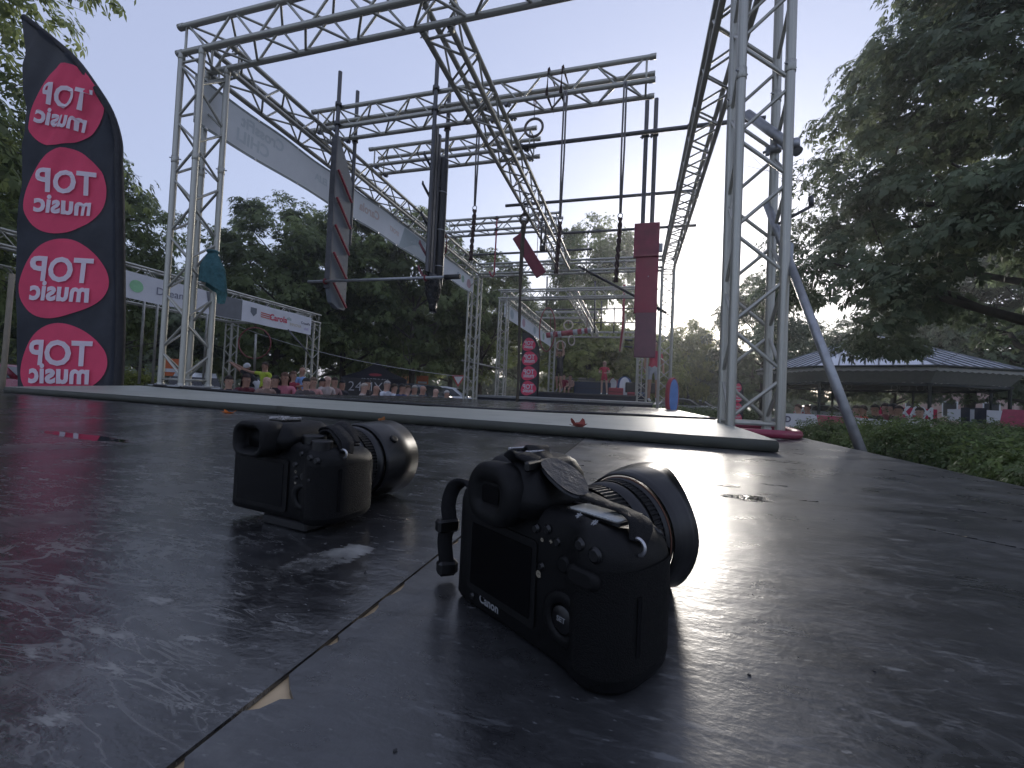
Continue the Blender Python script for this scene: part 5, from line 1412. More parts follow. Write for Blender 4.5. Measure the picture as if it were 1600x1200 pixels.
small_flag(812, 840, 518, 616, 14.0, 'feather flag with pink logos standing on the far platform', .13)
small_flag(1146, 1160, 592, 660, 21.0, 'pink feather flag seen low through the right tower', GROUND)

# ------------------------------------------------------------------ far platforms
navy = pmat('navy_skirt', (.012, .016, .028), .8, 0, .2, 4)
def platform(label, x0, x1, y0, y1, ztop, z0=GROUND, th=.06, mtop=None):
    t = thing('stage_platform', label, 'platform', ((x0 + x1) / 2, (y0 + y1) / 2, z0), 0, 'far platforms')
    b = MB(); b.box((0, 0, (ztop - th - z0) / 2), (x1 - x0 - .04, y1 - y0 - .04, ztop - th - z0)); b.build('skirt', navy, t)
    n = max(2, int((x1 - x0) / 1.25))
    for k in range(n):
        w = (x1 - x0) / n
        b = MB(); b.box((x0 + w * (k + .5) - (x0 + x1) / 2, 0, ztop - th / 2 - z0), (w - .006, y1 - y0, th), bev=.006); b.build('deck_board', mtop or DT, t)
platform('nearer far platform with navy skirt behind the main stage', -3.95, .46, 10.55, 16.4, .115)
platform('farther raised platform where the performers are', -4.4, .55, 16.5, 25.0, .33, mtop=pmat('dark_deck', (.05, .05, .055), .6))
# second truss frame on the platforms
Y2, Y3 = 12.35, 20.6
cage2 = thing('truss_frame', 'smaller aluminium truss frame on the far platforms over the gymnast', 'truss frame', (-4.1, Y2, .1))
def L2(x, y, z): return (x + 4.1, y - Y2, z - .1)
XA, XB_ = -4.02, .10
for (x, y) in ((XA, Y2), (XB_, Y2), (XA, Y3), (XB_, Y3)):
    truss(cage2, 'tower', L2(x, y, .115 if y == Y2 else .33), 'z', 2.94 if y == Y2 else 2.72, S, lod=1)
truss(cage2, 'beam', L2(XA - .02, Y2, ZB + .02), 'x', XB_ - XA + S + .04, S, lod=1)
truss(cage2, 'beam', L2(XA, Y2 + S + .05, ZB + .02), 'y', Y3 - Y2 - S - .1, S, lod=1)
truss(cage2, 'beam', L2(XB_, Y2 + S + .05, ZB + .02), 'y', Y3 - Y2 - S - .1, S, lod=1)
truss(cage2, 'beam', L2(-1.95, Y2 + S + .05, ZB + .02), 'y', Y3 - Y2 - S - .1, S, lod=1)
truss(cage2, 'beam', L2(XA - .02, Y3, ZB + .02), 'x', XB_ - XA + S + .04, S, lod=1)
t = thing('cross_truss', 'short cross truss lying on the smaller frame above the gymnast', 'truss beam', (-4.0, 17.2, ZT + .05), 0, 'cross trusses resting on the frame'); truss(t, 'beam', (0, 0, .03), 'x', 2.5, S, lod=1)
for k, (y, x0, x1, lab) in enumerate(((14.0, -3.9, .3, 'dark pipe across the smaller frame, nearest'), (15.6, -3.4, .2, 'dark pipe across the smaller frame, middle one'), (18.4, -3.0, .3, 'dark pipe across the smaller frame, farthest'))):
    pipe((x0, y, ZT + .08), (x1, y, ZT + .08), .025, dark_steel, lab, group='pipes on the smaller frame')
for k, (px, yt, yb, Y) in enumerate(((855, 432, 480, 13.0), (930, 440, 520, 14.6), (940, 470, 515, 16.0), (960, 480, 520, 18.0))):
    A, B = at_y(px, yt, Y), at_y(px - 1, yb, Y)
    pipe(B, A, .025, dark_steel, 'upright dark hanger pipe on the smaller frame, ' + ['leftmost', 'second from left', 'third from left', 'rightmost'][k], group='pipes on the smaller frame')
# banner along its left beam
b = MB(); t = thing('mesh_banner', 'white sponsor banner along the left beam of the smaller frame', 'banner', (XA + .1, Y2, 2.8))
def S3(y, v, off=0): return Vector((off - .06, y - Y2, (3.04 - .45 * v) - 2.8))
b.add([S3(Y2 + .4 + (Y3 - Y2 - .4) * i / 12, v) for i in range(13) for v in (0, 1)], [(2 * i, 2 * i + 2, 2 * i + 3, 2 * i + 1) for i in range(12)], True); b.build('banner_sheet', fabric_mat('banner_white', (.62, .66, .66)), t, fix=False)
for (y, m_) in ((13.6, 'flag_blk'), (15.2, 'ghost_pink'), (17.0, 'ghost_dark'), (18.8, 'ghost_green')):
    n = 20; mm = MATS.get(m_) or MATS['ghost_dark']
    MB().add([S3(y, .5, .012)] + [S3(y + .22 * math.cos(a), .5 + .34 * math.sin(a), .012) for a in [2 * PI * k / n for k in range(n)]], [(0, 1 + k, 1 + (k + 1) % n) for k in range(n)], False).build('print', mm, t, fix=False)
# obstacles in it
P = at_y(854, 524, 15.0); Q = at_y(924, 516, 15.0)
t = thing('striped_roller', 'red and grey striped roller bar hanging above the gymnast', 'roller', P)
d = Q - P
cuts = [0, .10, .16, .26, .34, .60, .70, .79, .85, .92, 1]
for k in range(10):
    MB().tube(d * cuts[k], d * cuts[k + 1], .095, 18).build('band', red_paint if k % 2 == 0 else pmat('grey_band', (.35, .36, .38), .6), t)
for q in (.08, .9): MB().tube(d * q, Vector((d.x * q, d.y * q, ZB - P.z)), .012, 6).build('hanger', red_web, t)
c = at_y(855, 515, 14.2)
t = thing('hoop', 'big thin red hoop hanging at the left of the smaller frame', 'hoop', c); MB().torus((0, 0, 0), .74, .022, Matrix.Scale(.36, 3, (1, 0, 0)) @ RX(PI / 2).to_3x3(), 44, 8).build('hoop_tube', pmat('hoop_red', (.24, .06, .06), .5), t)
MB().tube((0, 0, .74), (0, 0, ZB - c.z), .008, 6).build('cord', red_web, t)
for k, (px, py, R_, lab) in enumerate(((876, 540, .20, 'pale gym ring in the hands of the gymnast'), (893, 532, .20, 'pale gym ring beside the gymnast, free'), (888, 508, .18, 'pale gym ring higher up, behind the striped roller'))):
    c = at_y(px, py, 18.3 if k < 2 else 17.0)
    t = thing('gym_ring', lab, 'ring', c); MB().torus((0, 0, 0), R_, .03, RX(PI / 2).to_3x3() if k != 1 else (RZ(1.0) @ RX(PI / 2)).to_3x3(), 28, 8).build('ring', pmat('pale_ring', (.48, .42, .34), .6), t)
    MB().tube((0, 0, R_), (0, 0, ZB - c.z), .014, 6).build('strap', red_web, t)
A, B = at_y(975, 465, 13.5), at_y(969, 549, 13.5)
t = thing('swing_ribbon', 'thin red and pale strip hanging left of the red panel', 'ribbon', A); b = MB(); b.path([(0, 0, .4), (0, 0, 0), (B - A) * .5 + Vector((.03, 0, 0)), B - A], .04, 8, flat=(1, .4)); b.build('strip', red_paint, t)
b = MB(); b.path([Vector((.08, -.02, -.5)), (B - A) * .6 + Vector((.08, -.02, 0)), B - A + Vector((.03, -.02, 0))], .022, 6); b.build('pale_edge', pmat('pale_ring', (.48, .42, .34)), t)
# soft mats and boards at the back of the platform
def soft(name, label, px, py0, py1, Y, w, m, dep=.3, bev=.03, cat='mat'):
    A, B = at_y(px, py0, Y), at_y(px, py1, Y); h = A.z - B.z
    t = thing(name, label, cat, (B.x, Y, B.z)); b = MB(); b.box((0, 0, h / 2), (w, dep, h), bev=bev); b.build('block', m, t)
    b = MB(); b.box((0, -dep / 2 - .004, h * .5), (w * .9, .008, .03)); b.build('seam', black_rub, t); return t
blue = pmat('blue_vinyl', (.02, .06, .16), .5); redv = pmat('red_vinyl', (.30, .03, .05), .5); 
soft('crash_mat', 'dark blue crash mat upright behind the girl in red', 925, 597, 617, 24.0, 2.0, pmat('dark_blue_vinyl', (.012, .03, .07), .6))
soft('crash_mat', 'red soft block beside the girl in red', 962, 606, 619, 23.0, .75, redv)
soft('crash_mat', 'small red soft block farther right', 988, 613, 620, 22.0, .5, redv)
soft('crash_mat', 'small blue soft block under the red panel', 1003, 613, 621, 22.0, .6, blue)
soft('crash_mat', 'pale gym bench behind the striped roller', 910, 590, 597, 24.4, 3.0, pmat('tan_vinyl', (.28, .26, .22), .7))
soft('equipment_box', 'black equipment box under a red hood on the platform', 1000, 598, 614, 23.5, 1.5, black_rub, cat='box')
def paddle(label, px, py0, py1, Y, w, c1, c2, rz):
    A, B = at_y(px, py0, Y), at_y(px, py1, Y); h = A.z - B.z
    t = thing('inflatable_board', label, 'board', (B.x, Y, B.z), rz)
    o2 = smooth_poly([(-w * .5, h * .45), (-w * .42, h * .12), (-w * .2, 0), (w * .2, 0), (w * .42, h * .12), (w * .5, h * .45), (w * .42, h * .8), (w * .15, h * .98), (-w * .15, h * .98), (-w * .42, h * .8)], 40)
    M = Matrix(((1, 0, 0, 0), (0, 0, 1, 0), (0, 1, 0, 0), (0, 0, 0, 1)))
    b = MB(); b.loft([[M @ Vector((p.x, p.y, dd)) for p in inset(o2, i_)] for dd, i_ in ((-.06, .04), (-.04, 0), (.04, 0), (.06, .04))]); b.build('board_body', c1, t)
    b = MB(); b.loft([[M @ Vector((p.x * .72, p.y * .9 + h * .05, dd)) for p in inset(o2, .0)] for dd in (-.07, -.061)]); b.build('deck_pad', c2, t)
paddle('upright blue and red inflatable board in front of the far right corner tower', 1049, 590, 644, 9.2, .26, redv, pmat('sky_blue_vinyl', (.10, .22, .50), .45), .5)
paddle('upright blue and white board behind the girl in red', 975, 588, 619, 23.5, .75, blue, white_pl, .2)
paddle('upright red and white board right of the girl in red', 958, 590, 608, 24, .5, redv, white_pl, 0)

# ------------------------------------------------------------------ left cage with its sponsor banner
G = GROUND; XC0, XC1, YC0, YC1 = -13.0, -9.75, 3.5, 10.95
cage3 = thing('truss_frame', 'left truss frame on the ground behind the front left tower', 'truss frame', (XC1, YC1, G))
def L3(x, y, z): return (x - XC1, y - YC1, z - G)
ZB3 = 2.13
for (x, y) in ((XC1, YC1), (XC0, YC1), (XC1, YC0), (XC0, YC0)): truss(cage3, 'tower', L3(x, y, G), 'z', ZB3 - G - .03, S, lod=1)
truss(cage3, 'beam', L3(XC1, YC0, ZB3), 'y', YC1 - YC0 + S, S, lod=1)
truss(cage3, 'beam', L3(XC0, YC0, ZB3), 'y', YC1 - YC0 + S, S, lod=1)
truss(cage3, 'beam', L3(XC0 + S + .05, YC1, ZB3), 'x', XC1 - XC0 - S - .1, S, lod=1)
truss(cage3, 'beam', L3(XC0 + S + .05, YC0, ZB3), 'x', XC1 - XC0 - S - .1, S, lod=1)
t = thing('sponsor_banner', 'white sponsor banner on the left cage lettered with a red name', 'banner', (XC1 + .3, 7.5, 1.9)); o = Vector(t.location)
def S4(y, v, off=0.0): return Vector((XC1 + .29 + .015 * math.sin(y * 3) + off, y, 2.22 - .52 * v - .015 * math.sin(y * 2.2) ** 2)) - o
yb0, yb1 = 5.3, 10.75
b = MB(); b.add([S4(yb0 + (yb1 - yb0) * i / 40, v) for i in range(41) for v in (0, .5, 1)], [(3 * i + j, 3 * i + 3 + j, 3 * i + 4 + j, 3 * i + 1 + j) for i in range(40) for j in (0, 1)], True); b.build('banner_sheet', fabric_mat('banner_print_white', (.74, .75, .78), .3, .05, 4), t, fix=False)
def w4(txt, y, v, size, col, bold=.006):
    vs, fs = text_mb(txt, size, bold * size / .2)
    MB().add([S4(y + p.x, v - p.y / .52, .008) for p in vs], fs, False).build('print', pmat('ink_%d_%d_%d' % tuple(int(c * 99) for c in col), col, .7), t, fix=False)
def disc4(y, v, r_, col, n=24):
    MB().add([S4(y, v, .007)] + [S4(y + r_ * math.cos(a), v + r_ / .52 * math.sin(a), .007) for a in [2 * PI * k / n for k in range(n)]], [(0, 1 + k, 1 + (k + 1) % n) for k in range(n)], False).build('print', pmat('ink_%d_%d_%d' % tuple(int(c * 99) for c in col), col, .7), t, fix=False)
disc4(5.62, .48, .20, (.45, .05, .13)); disc4(6.02, .5, .12, (.25, .50, .28))
w4('Dreamz', 6.72, .5, .22, (.16, .17, .22), .0)
MB().add([S4(7.95 + q, v, .006) for q, v in ((-.52, .02), (.42, .02), (.42, .98), (-.40, .98))], [(0, 1, 2, 3)], False).build('print', pmat('ink_grey', (.13, .14, .15), .7), t, fix=False)
w4('AUTOS', 7.9, .3, .13, (.5, .5, .52)); w4('garage', 7.95, .6, .11, (.45, .45, .47))
sh = [(-.09, .25), (.09, .25), (.09, .5), (0, .68), (-.09, .5)]
MB().add([S4(8.70 + q, v, .008) for q, v in sh], [(0, 1, 2, 3, 4)], False).build('print', pmat('ink_shield', (.12, .14, .16), .7), t, fix=False)
for k in range(3): MB().add([S4(9.12 + q, v + .10 * k, .008) for q, v in ((-.22, .36), (.16, .38), (.16, .43), (-.18, .42))], [(0, 1, 2, 3)], False).build('print', pmat('ink_45_10_8', (.45, .10, .08), .7), t, fix=False)
w4('Carola', 9.52, .5, .23, (.50, .05, .09)); w4('elia', 9.90, .38, .13, (.35, .42, .40)); w4('INNOVA', 10.15, .66, .11, (.55, .50, .40)); w4('CrossFit', 10.52, .42, .10, (.12, .12, .16)); w4('chili', 10.55, .72, .11, (.5, .45, .62))
for k, (px, yt, yb, Y) in enumerate(((222, 470, 600, 7.0), (243, 476, 602, 7.4), (322, 510, 600, 8.6))):
    A, B = at_y(px, yt, Y), at_y(px - 5, yb, Y)
    pipe((B.x, Y, max(G, B.z)), (B.x, Y, 2.5), .026, alu2, 'pale upright pipe hanging in the left cage, ' + ['leftmost', 'second from left', 'just beyond the left tower'][k], group='pipes in the left cage')
A, B = at_y(415, 475, 9.9), at_y(482, 552, 9.9)
pipe(B, A, .022, dark_steel, 'long dark pole leaning across the front of the sponsor banner', 'pole', None, name='leaning_pole')
A, B = at_y(400, 522, 10.6), at_y(397, 582, 10.6)
pipe(B, A, .035, alu2, 'short pale pole inside the red hoop of the left cage', 'pole', None, name='hanging_pole')
c = at_y(398, 536, 10.8)
t = thing('hoop', 'thin red hoop hanging inside the left cage', 'hoop', c); MB().torus((0, 0, 0), .49, .018, RX(PI / 2).to_3x3() @ RY(.35).to_3x3(), 44, 8).build('hoop_tube', MATS['hoop_red'], t)
MB().tube((0, 0, .49), (0, 0, ZB3 - c.z), .008, 6).build('cord', red_web, t)
A, B = at_y(360, 505, 11.4), at_y(735, 590, 9.7)
t = thing('guy_wire', 'thin wire from the left cage to the far left corner tower', 'wire', A); MB().path([(B - A) * (k / 12) - Vector((0, 0, .25 * (1 - (k / 6 - 1) ** 2))) for k in range(13)], .008, 6).build('wire', pmat('wire_grey', (.4, .4, .4), .5), t)
A, B = at_y(722, 563, 9.7), at_y(786, 577, 12.3)
pipe(A, B, .022, alu2, 'thin rail between the far left corner tower and the smaller frame', 'rail', None, name='thin_rail')
A, B = at_d(19, 428, 9), at_d(5, 560, 9)
pipe((B.x, B.y, G), A, .03, pmat('weathered_wood', (.22, .19, .14), .8), 'weathered pole standing left of the big feather flag', 'pole', None, name='timber_pole')
# ------------------------------------------------------------------ performers
P = at_y(876, 540, 18.3)
person('gymnast in dark clothes hanging by the arms from a gym ring', 'hang', HANG, (P.x, 18.3, .33), rad(160), (.03, .03, .035), (.012, .012, .014), 1, (.05, .03, .02), 'short', 'none', 'short', (.25, .25, .25), 1.02)
P = at_y(943, 617, 21.8)
person('blonde girl in red top and red shorts standing on the far platform', 'hold', HOLD, (P.x, 21.8, .33), rad(170), (.50, .03, .07), (.42, .02, .06), 2, (.55, .42, .25), 'long', 'short', 'tiny', (.7, .7, .7), .98, slim=.92)
P = at_y(1027, 620, 12.6)
person('person in red shirt and grey shorts behind the far right corner tower', 'stand', STAND, (.52, 12.6, .115), rad(200), (.42, .04, .08), (.36, .37, .40), 1, (.05, .04, .03), 'short', 'short', 'short', (.5, .5, .5), 1.0)
for k, (px, col, lab) in enumerate(((880, (.22, .03, .05), 'seated person in dark red behind the legs of the gymnast'), (890, (.35, .22, .18), 'seated bare-armed person right of the legs of the gymnast'))):
    P = at_y(px, 617, 23.2 + k * .3)
    person(lab, 'sit', SIT, (P.x, 23.2 + k * .3, .33 - .2), rad(180 - 20 * k), col, (.03, .03, .04), k, (.06, .04, .03), 'short', 'short', 'short', group='people on the far platform')
P = at_y(415, 567, 10.4)
person('person in lime yellow shirt and dark red shorts pointing in the left cage', 'point', POINT, (P.x, 10.4, P.z - 1.72), rad(178), (.42, .52, .05), (.16, .02, .03), 1, (.06, .04, .03), 'short', 'short', 'short', (.4, .1, .1), 1.0)
P = at_y(388, 572, 10.6)
person('athlete in black with pale cap swinging in the left cage', 'swing', SWING, (P.x, 10.6, P.z - 1.60), rad(20), (.012, .012, .014), (.55, .56, .6), 1, (.1, .1, .1), 'short', 'none', 'short', (.1, .1, .1), 1.0, cap=(.55, .56, .58))
# ------------------------------------------------------------------ audience: (x, y of the head in the photo), distance, clothes, hair, what sets them apart
AUD = [
 (357, 603, 12.0, (.05, .04, .05), (.02, .015, .01), 'short', 'dark-haired spectator low at the left cage tower'),
 (384, 600, 12.5, (.12, .02, .03), (.03, .015, .012), 'long', 'spectator in dark red with long dark hair under the swinging athlete'),
 (416, 602, 12.2, (.25, .17, .14), None, 'bald', 'bald spectator right below the person in lime yellow'),
 (430, 601, 13.0, (.03, .02, .03), (.02, .015, .01), 'short', 'dark-haired spectator right of the lime yellow person'),
 (445, 597, 13.0, (.50, .17, .22), (.10, .05, .03), 'long', 'spectator in a pink blouse left of the couple'),
 (478, 605, 12.6, (.10, .08, .08), (.02, .015, .01), 'short', 'dark-haired spectator in front of the man in light blue'),
 (489, 603, 13.4, (.52, .27, .25), (.12, .08, .05), 'short', 'spectator in salmon pink by the left cage tower'),
 (503, 604, 14.2, (.06, .06, .07), (.02, .02, .02), 'short', 'spectator in black right of the left cage tower'),
 (511, 599, 14.2, (.46, .40, .38), None, 'bald', 'bald spectator in a beige shirt right of the left cage tower'),
 (522, 602, 14.8, (.35, .22, .2), (.03, .02, .02), 'short', 'dark-haired spectator clapping beside the bald one in beige'),
 (534, 606, 15.0, (.04, .04, .05), (.02, .02, .02), 'short', 'spectator in black at the left end of the tent'),
 (568, 611, 13.6, (.42, .36, .32), (.35, .30, .25), 'short', 'fair-haired spectator low in front of the bearded one'),
 (573, 605, 15.0, (.03, .025, .03), (.02, .015, .012), 'short', 'spectator in black with dark hair before the tent'),
 (587, 613, 13.4, (.40, .27, .22), None, 'bald', 'bald spectator low beneath the tent opening'),
 (604, 607, 14.6, (.62, .64, .68), (.30, .28, .26), 'short', 'grey-haired spectator in a white shirt under the tent'),
 (615, 611, 14.8, (.60, .62, .66), (.04, .03, .02), 'short', 'dark-haired spectator in a white shirt right of the grey-haired one'),
 (628, 612, 14.2, (.06, .08, .16), (.02, .015, .01), 'short', 'dark-haired spectator in navy blue'),
 (636, 613, 14.8, (.30, .20, .16), (.08, .05, .03), 'short', 'spectator with bare shoulders beside the one in navy'),
 (647, 613, 15.0, (.24, .26, .24), (.28, .26, .22), 'short', 'spectator in a grey green shirt before the dark car'),
 (660, 613, 14.4, (.05, .055, .06), None, 'bald', 'bald spectator in a dark shirt before the dark car'),
 (680, 617, 14.2, (.62, .62, .62), None, 'bald', 'bald spectator in white right of the dark car'),
 (697, 624, 15.2, (.5, .48, .46), (.4, .38, .35), 'short', 'pale-haired spectator lowest at the right end of the row'),
]
chair_m = pmat('white_chair', (.55, .55, .56), .5)
def chair(P, rz, label):
    t = thing('folding_chair', label, 'chair', P, rz, 'chairs of the audience')
    b = MB(); b.box((0, -.02, .42), (.42, .40, .035), bev=.01); b.build('seat', chair_m, t)
    b = MB(); b.box((0, -.235, .68), (.42, .03, .30), RX(rad(8)).to_3x3(), bev=.01); b.build('backrest', chair_m, t)
    for sx in (-.19, .19):
        for y0, y1 in ((.15, .19), (-.2, -.24)): bar('leg', (sx, y0, .41), (sx, y1, 0), .012, chair_m, t, 8)
rr = random.Random(12)
for k, (px, py, D, col, hair, style, lab) in enumerate(AUD):
    P = at_d(px, py, D)
    s = max(.95, min(1.22, (P.z + .10 - GROUND) / 1.13))
    rz = math.atan2(-P.x, P.y) * 0 + rad(-115 + rr.uniform(-30, 30)) if k < 11 else rad(-70 + rr.uniform(-35, 25))
    person(lab, 'sit', SIT, (P.x, P.y, GROUND), rz, col, (.05, .05, .07) if k % 2 else (.12, .11, .10), k % 3, hair or (.1, .1, .1), style, 'short', 'short', (.2, .2, .2), s, 'seated audience')
    chair((P.x, P.y, GROUND), rz, 'white chair under the ' + ' '.join(lab.split()[:12]))
P = at_d(458, 588, 13.6)
person('standing woman in dark red with long brown hair beside the man in light blue', 'clap', CLAP, (P.x, P.y, P.z - 1.6), rad(-100), (.28, .03, .05), (.03, .03, .05), 0, (.10, .05, .03), 'long', 'none', 'long', group='standing audience', slim=.9)
P = at_d(472, 580, 13.8)
person('standing man in a light blue shirt left of the left cage tower', 'clap', CLAP, (P.x, P.y, P.z - 1.6), rad(-95), (.20, .33, .58), (.05, .05, .08), 1, None, 'bald', 'short', 'long', group='standing audience')
# people at the bandstand tables
BAND = [(1248, 641, 17, (.55, .45, .40), (.1, .06, .04), 'short', 'seated person in beige right behind the right tower'),
        (1262, 641, 17.5, (.25, .08, .09), (.05, .03, .02), 'short', 'seated person in brown red beside the one in beige'),
        (1338, 644, 16.5, (.55, .22, .25), (.05, .03, .02), 'short', 'seated person in pink beside the slanted pole'),
        (1349, 644, 16.5, (.62, .10, .06), (.06, .04, .03), 'short', 'seated person in bright orange red behind the white barrier banner'),
        (1368, 643, 16.5, (.02, .02, .022), (.02, .015, .01), 'short', 'seated person in black behind the white barrier banner'),
        (1384, 641, 17, (.32, .12, .12), (.03, .02, .015), 'long', 'seated woman in wine red with long hair'),
        (1396, 642, 16.8, (.20, .10, .11), (.02, .015, .012), 'long', 'seated woman in maroon with black hair'),
        (1405, 645, 16.4, (.14, .07, .08), (.03, .02, .015), 'short', 'seated person in dark plum right of the woman in maroon'),
        (1437, 648, 16.0, (.58, .57, .52), (.03, .02, .015), 'short', 'seated person in an off-white shirt at the end of the barrier banner')]
for k, (px, py, D, col, hair, style, lab) in enumerate(BAND):
    P = at_d(px, py, D)
    s = max(.85, min(1.2, (P.z + .06 - GROUND) / 1.13))
    rz = rad(60 + 40 * (k % 3))
    person(lab, 'sit', SIT, (P.x, P.y, GROUND), rz, col, (.05, .05, .07), k % 3, hair, style, 'short', 'short', (.2, .2, .2), s, 'people by the bandstand')
    chair((P.x, P.y, GROUND), rz, 'white chair of the ' + ' '.join(lab.split()[:12]))

# ------------------------------------------------------------------ tent, cars, signs, buildings
P = at_d(588, 600, 24); rz = rad(30)
t = thing('canopy_tent', 'black pop-up canopy tent with red marks behind the audience', 'tent', (P.x, P.y, GROUND), rz)
tb = fabric_mat('tent_black', (.02, .021, .026), .1, .2, 2); w = 1.55
zt = at_d(584, 566, 24).z - GROUND; ze = at_d(590, 592, 24).z - GROUND
for k in range(4):
    a, b_ = [(w * sx, w * sy, ze) for sx, sy in ((-1, -1), (1, -1), (1, 1), (-1, 1))][k], [(w * sx, w * sy, ze) for sx, sy in ((-1, -1), (1, -1), (1, 1), (-1, 1))][(k + 1) % 4]
    A, B = Vector(a), Vector(b_); C = Vector((0, 0, zt)); m1 = (A + B) / 2 * .5 + C * .5 - Vector((0, 0, .12))
    b = MB(); b.add([A, B, C, A.lerp(C, .5) - Vector((0, 0, .10)), B.lerp(C, .5) - Vector((0, 0, .10))], [(0, 1, 4, 3), (3, 4, 2)], True); b.build('roof_panel', tb, t, fix=False)
    b = MB(); b.add([A, B, B - Vector((0, 0, .25)), A - Vector((0, 0, .25))], [(0, 1, 2, 3)], False); vl = b.build('valance', tb, t, fix=False)
    nrm = ((A + B) / 2); nrm.z = 0; nrm.normalize(); ex = (B - A).normalized()
    Mx = Matrix(((ex.x, 0, nrm.x, 0), (ex.y, 0, nrm.y, 0), (0, 1, 0, 0), (0, 0, 0, 1))); Mx.translation = (A + B) / 2 + nrm * .01 - Vector((0, 0, .13))
    if Mx.to_3x3().determinant() < 0: pass
    text_part('lettering', 'SPORT BOX', .24, pmat('ink_tent', (.6, .6, .62), .7), vl, Mx, bold=.006)
    n = 14; cc = A.lerp(B, .5).lerp(C, .25) - Vector((0, 0, .045)) + nrm * .05
    MB().add([cc] + [cc + ex * .32 * math.cos(q) + (C - (A + B) / 2).normalized() * .16 * math.sin(q) for q in [2 * PI * i / n for i in range(n)]], [(0, 1 + i, 1 + (i + 1) % n) for i in range(n)], False).build('red_mark', pmat('tent_red', (.22, .03, .04), .8), t, fix=False)
    bar('leg', (A.x, A.y, 0), A, .025, dark_steel, t)
b = MB(); b.box((0, w - .02, ze / 2), (2 * w, .02, ze)); b.build('back_wall', tb, t)
b = MB(); b.box((-w + .02, 0, ze / 2), (.02, 2 * w - .05, ze)); b.build('side_wall', tb, t)
b = MB(); b.box((-.2, -w + .05, ze / 2 - .1), (.25, .03, ze - .3)); b.build('red_banner', pmat('tent_red2', (.30, .03, .06), .8), t)
P = at_d(553, 606, 17.5)
t = thing('lettered_wall', 'black advertising wall with white 24M lettering before the tent', 'sign', (P.x, P.y, GROUND), math.atan2(-P.x, P.y))
b = MB(); b.box((.4, 0, .85), (1.75, .05, 1.35), bev=.01); b.build('panel', black_rub, t)
text_part('lettering', '24MX', .52, pmat('ink_42', (.42, .42, .43), .7), t, T(.42, -.03, P.z - GROUND + .05) @ RX(PI / 2), bold=-.006)
for s in (-.3, 1.1): bar('post', (s, .05, 0), (s, .05, .9), .02, dark_steel, t)
def car(label, p, rz, col, group='parked cars', kind='car'):
    t = thing('parked_car', label, 'car', p, rz, group)
    m = pmat('carpaint_%d_%d_%d' % tuple(int(c * 99) for c in col), col, .25, 0, .03, 2, coat=.6)
    L, W = 4.2, 1.72; b = MB(); rings = []
    prof = [(-2.1, .30, .62, .80), (-2.02, .24, .84, .94), (-1.5, .22, .93, .98), (-.9, .22, .95, 1), (0, .22, .95, 1), (1.0, .22, .93, 1), (1.6, .22, .86, .98), (2.0, .25, .74, .92), (2.1, .32, .60, .78)]
    for x, z0, z1, ws in prof:
        hw = W / 2 * ws; rings.append([Vector((x, y * hw, z)) for y, z in ((-.92, z0), (-1, z0 + .12), (-1, (z0 + z1) / 2), (-.95, z1 - .06), (-.85, z1), (.85, z1), (.95, z1 - .06), (1, (z0 + z1) / 2), (1, z0 + .12), (.92, z0))])
    b.loft(rings); body = b.build('body', m, t)
    b = MB(); h = 1.45
    cab = [(-1.85, .90, .94), (-1.55, 1.25, .86), (-1.1, 1.43, .80), (-.1, h, .78), (.45, 1.38, .79), (1.15, .92, .92)]
    b.loft([[Vector((x, -W / 2 * ws * .96, .86)), Vector((x, -W / 2 * ws * .84, z)), Vector((x, W / 2 * ws * .84, z)), Vector((x, W / 2 * ws * .96, .86))] for x, z, ws in cab]); b.build('cabin', m, t)
    gl = pmat('car_glass', (.015, .018, .02), .08, 0, .1, 4)
    for s in (-1, 1):
        b = MB(); b.add([Vector((x, s * W / 2 * f, z)) for x, f, z in ((-1.45, .88, .96), (.85, .885, .96), (.35, .725, 1.31), (-.1, .705, 1.37), (-1.05, .72, 1.35), (-1.35, .80, 1.2))], [(0, 1, 2, 3, 4, 5)], False); b.build('side_window', gl, t)
        for x in (-1.28, 1.28):
            w_ = MB(); w_.lathe([(.12, -.09), (.30, -.10), (.32, -.07), (.32, .07), (.30, .10), (.12, .09)], 22, T(x, s * .78, .32) @ RX(PI / 2)); ty = w_.build('tyre', black_rub, t)
            w_ = MB(); w_.lathe([(.01, .0), (.19, .0), (.2, .02), (.01, .025)], 18, T(x, s * .88, .32) @ RX(PI / 2 * (1 if s < 0 else -1))); w_.build('rim', alu2, ty)
        b = MB(); b.box((2.03, s * .58, .66), (.10, .30, .13), bev=.03); b.build('headlight', pmat('lamp_glass', (.7, .72, .75), .1), t)
        b = MB(); b.box((-2.03, s * .62, .74), (.10, .22, .15), bev=.03); b.build('tail_light', pmat('tail_red', (.4, .02, .02), .2), t)
    b = MB(); b.add([Vector((x + .012, y * W / 2, z + .01)) for x, y, z in ((1.12, -.86, .95), (1.12, .86, .95), (.52, .68, 1.34), (.52, -.68, 1.34))], [(0, 1, 2, 3)], False); b.build('windscreen', gl, t)
    b = MB(); b.add([Vector((x - .012, y * W / 2, z + .01)) for x, y, z in ((-1.83, -.86, .95), (-1.83, .86, .95), (-1.52, .74, 1.26), (-1.52, -.74, 1.26))], [(0, 3, 2, 1)], False); b.build('rear_window', gl, t)
    b = MB(); b.box((-2.10, 0, .52), (.02, .52, .11)); b.build('number_plate', white_pl, t)
    return t
def cpos(px, D): p = at_d(px, 600, D); return (p.x, p.y, GROUND)
car('red hatchback parked at the left edge behind the flag', cpos(12, 24), rad(20), (.30, .02, .05))
car('pale blue car parked behind the red one', cpos(5, 29), rad(10), (.35, .42, .52))
car('white car seen from behind through the left tower legs', cpos(308, 20), rad(140), (.55, .57, .58))
car('silver car parked behind the left cage', cpos(440, 27), rad(30), (.42, .44, .45))
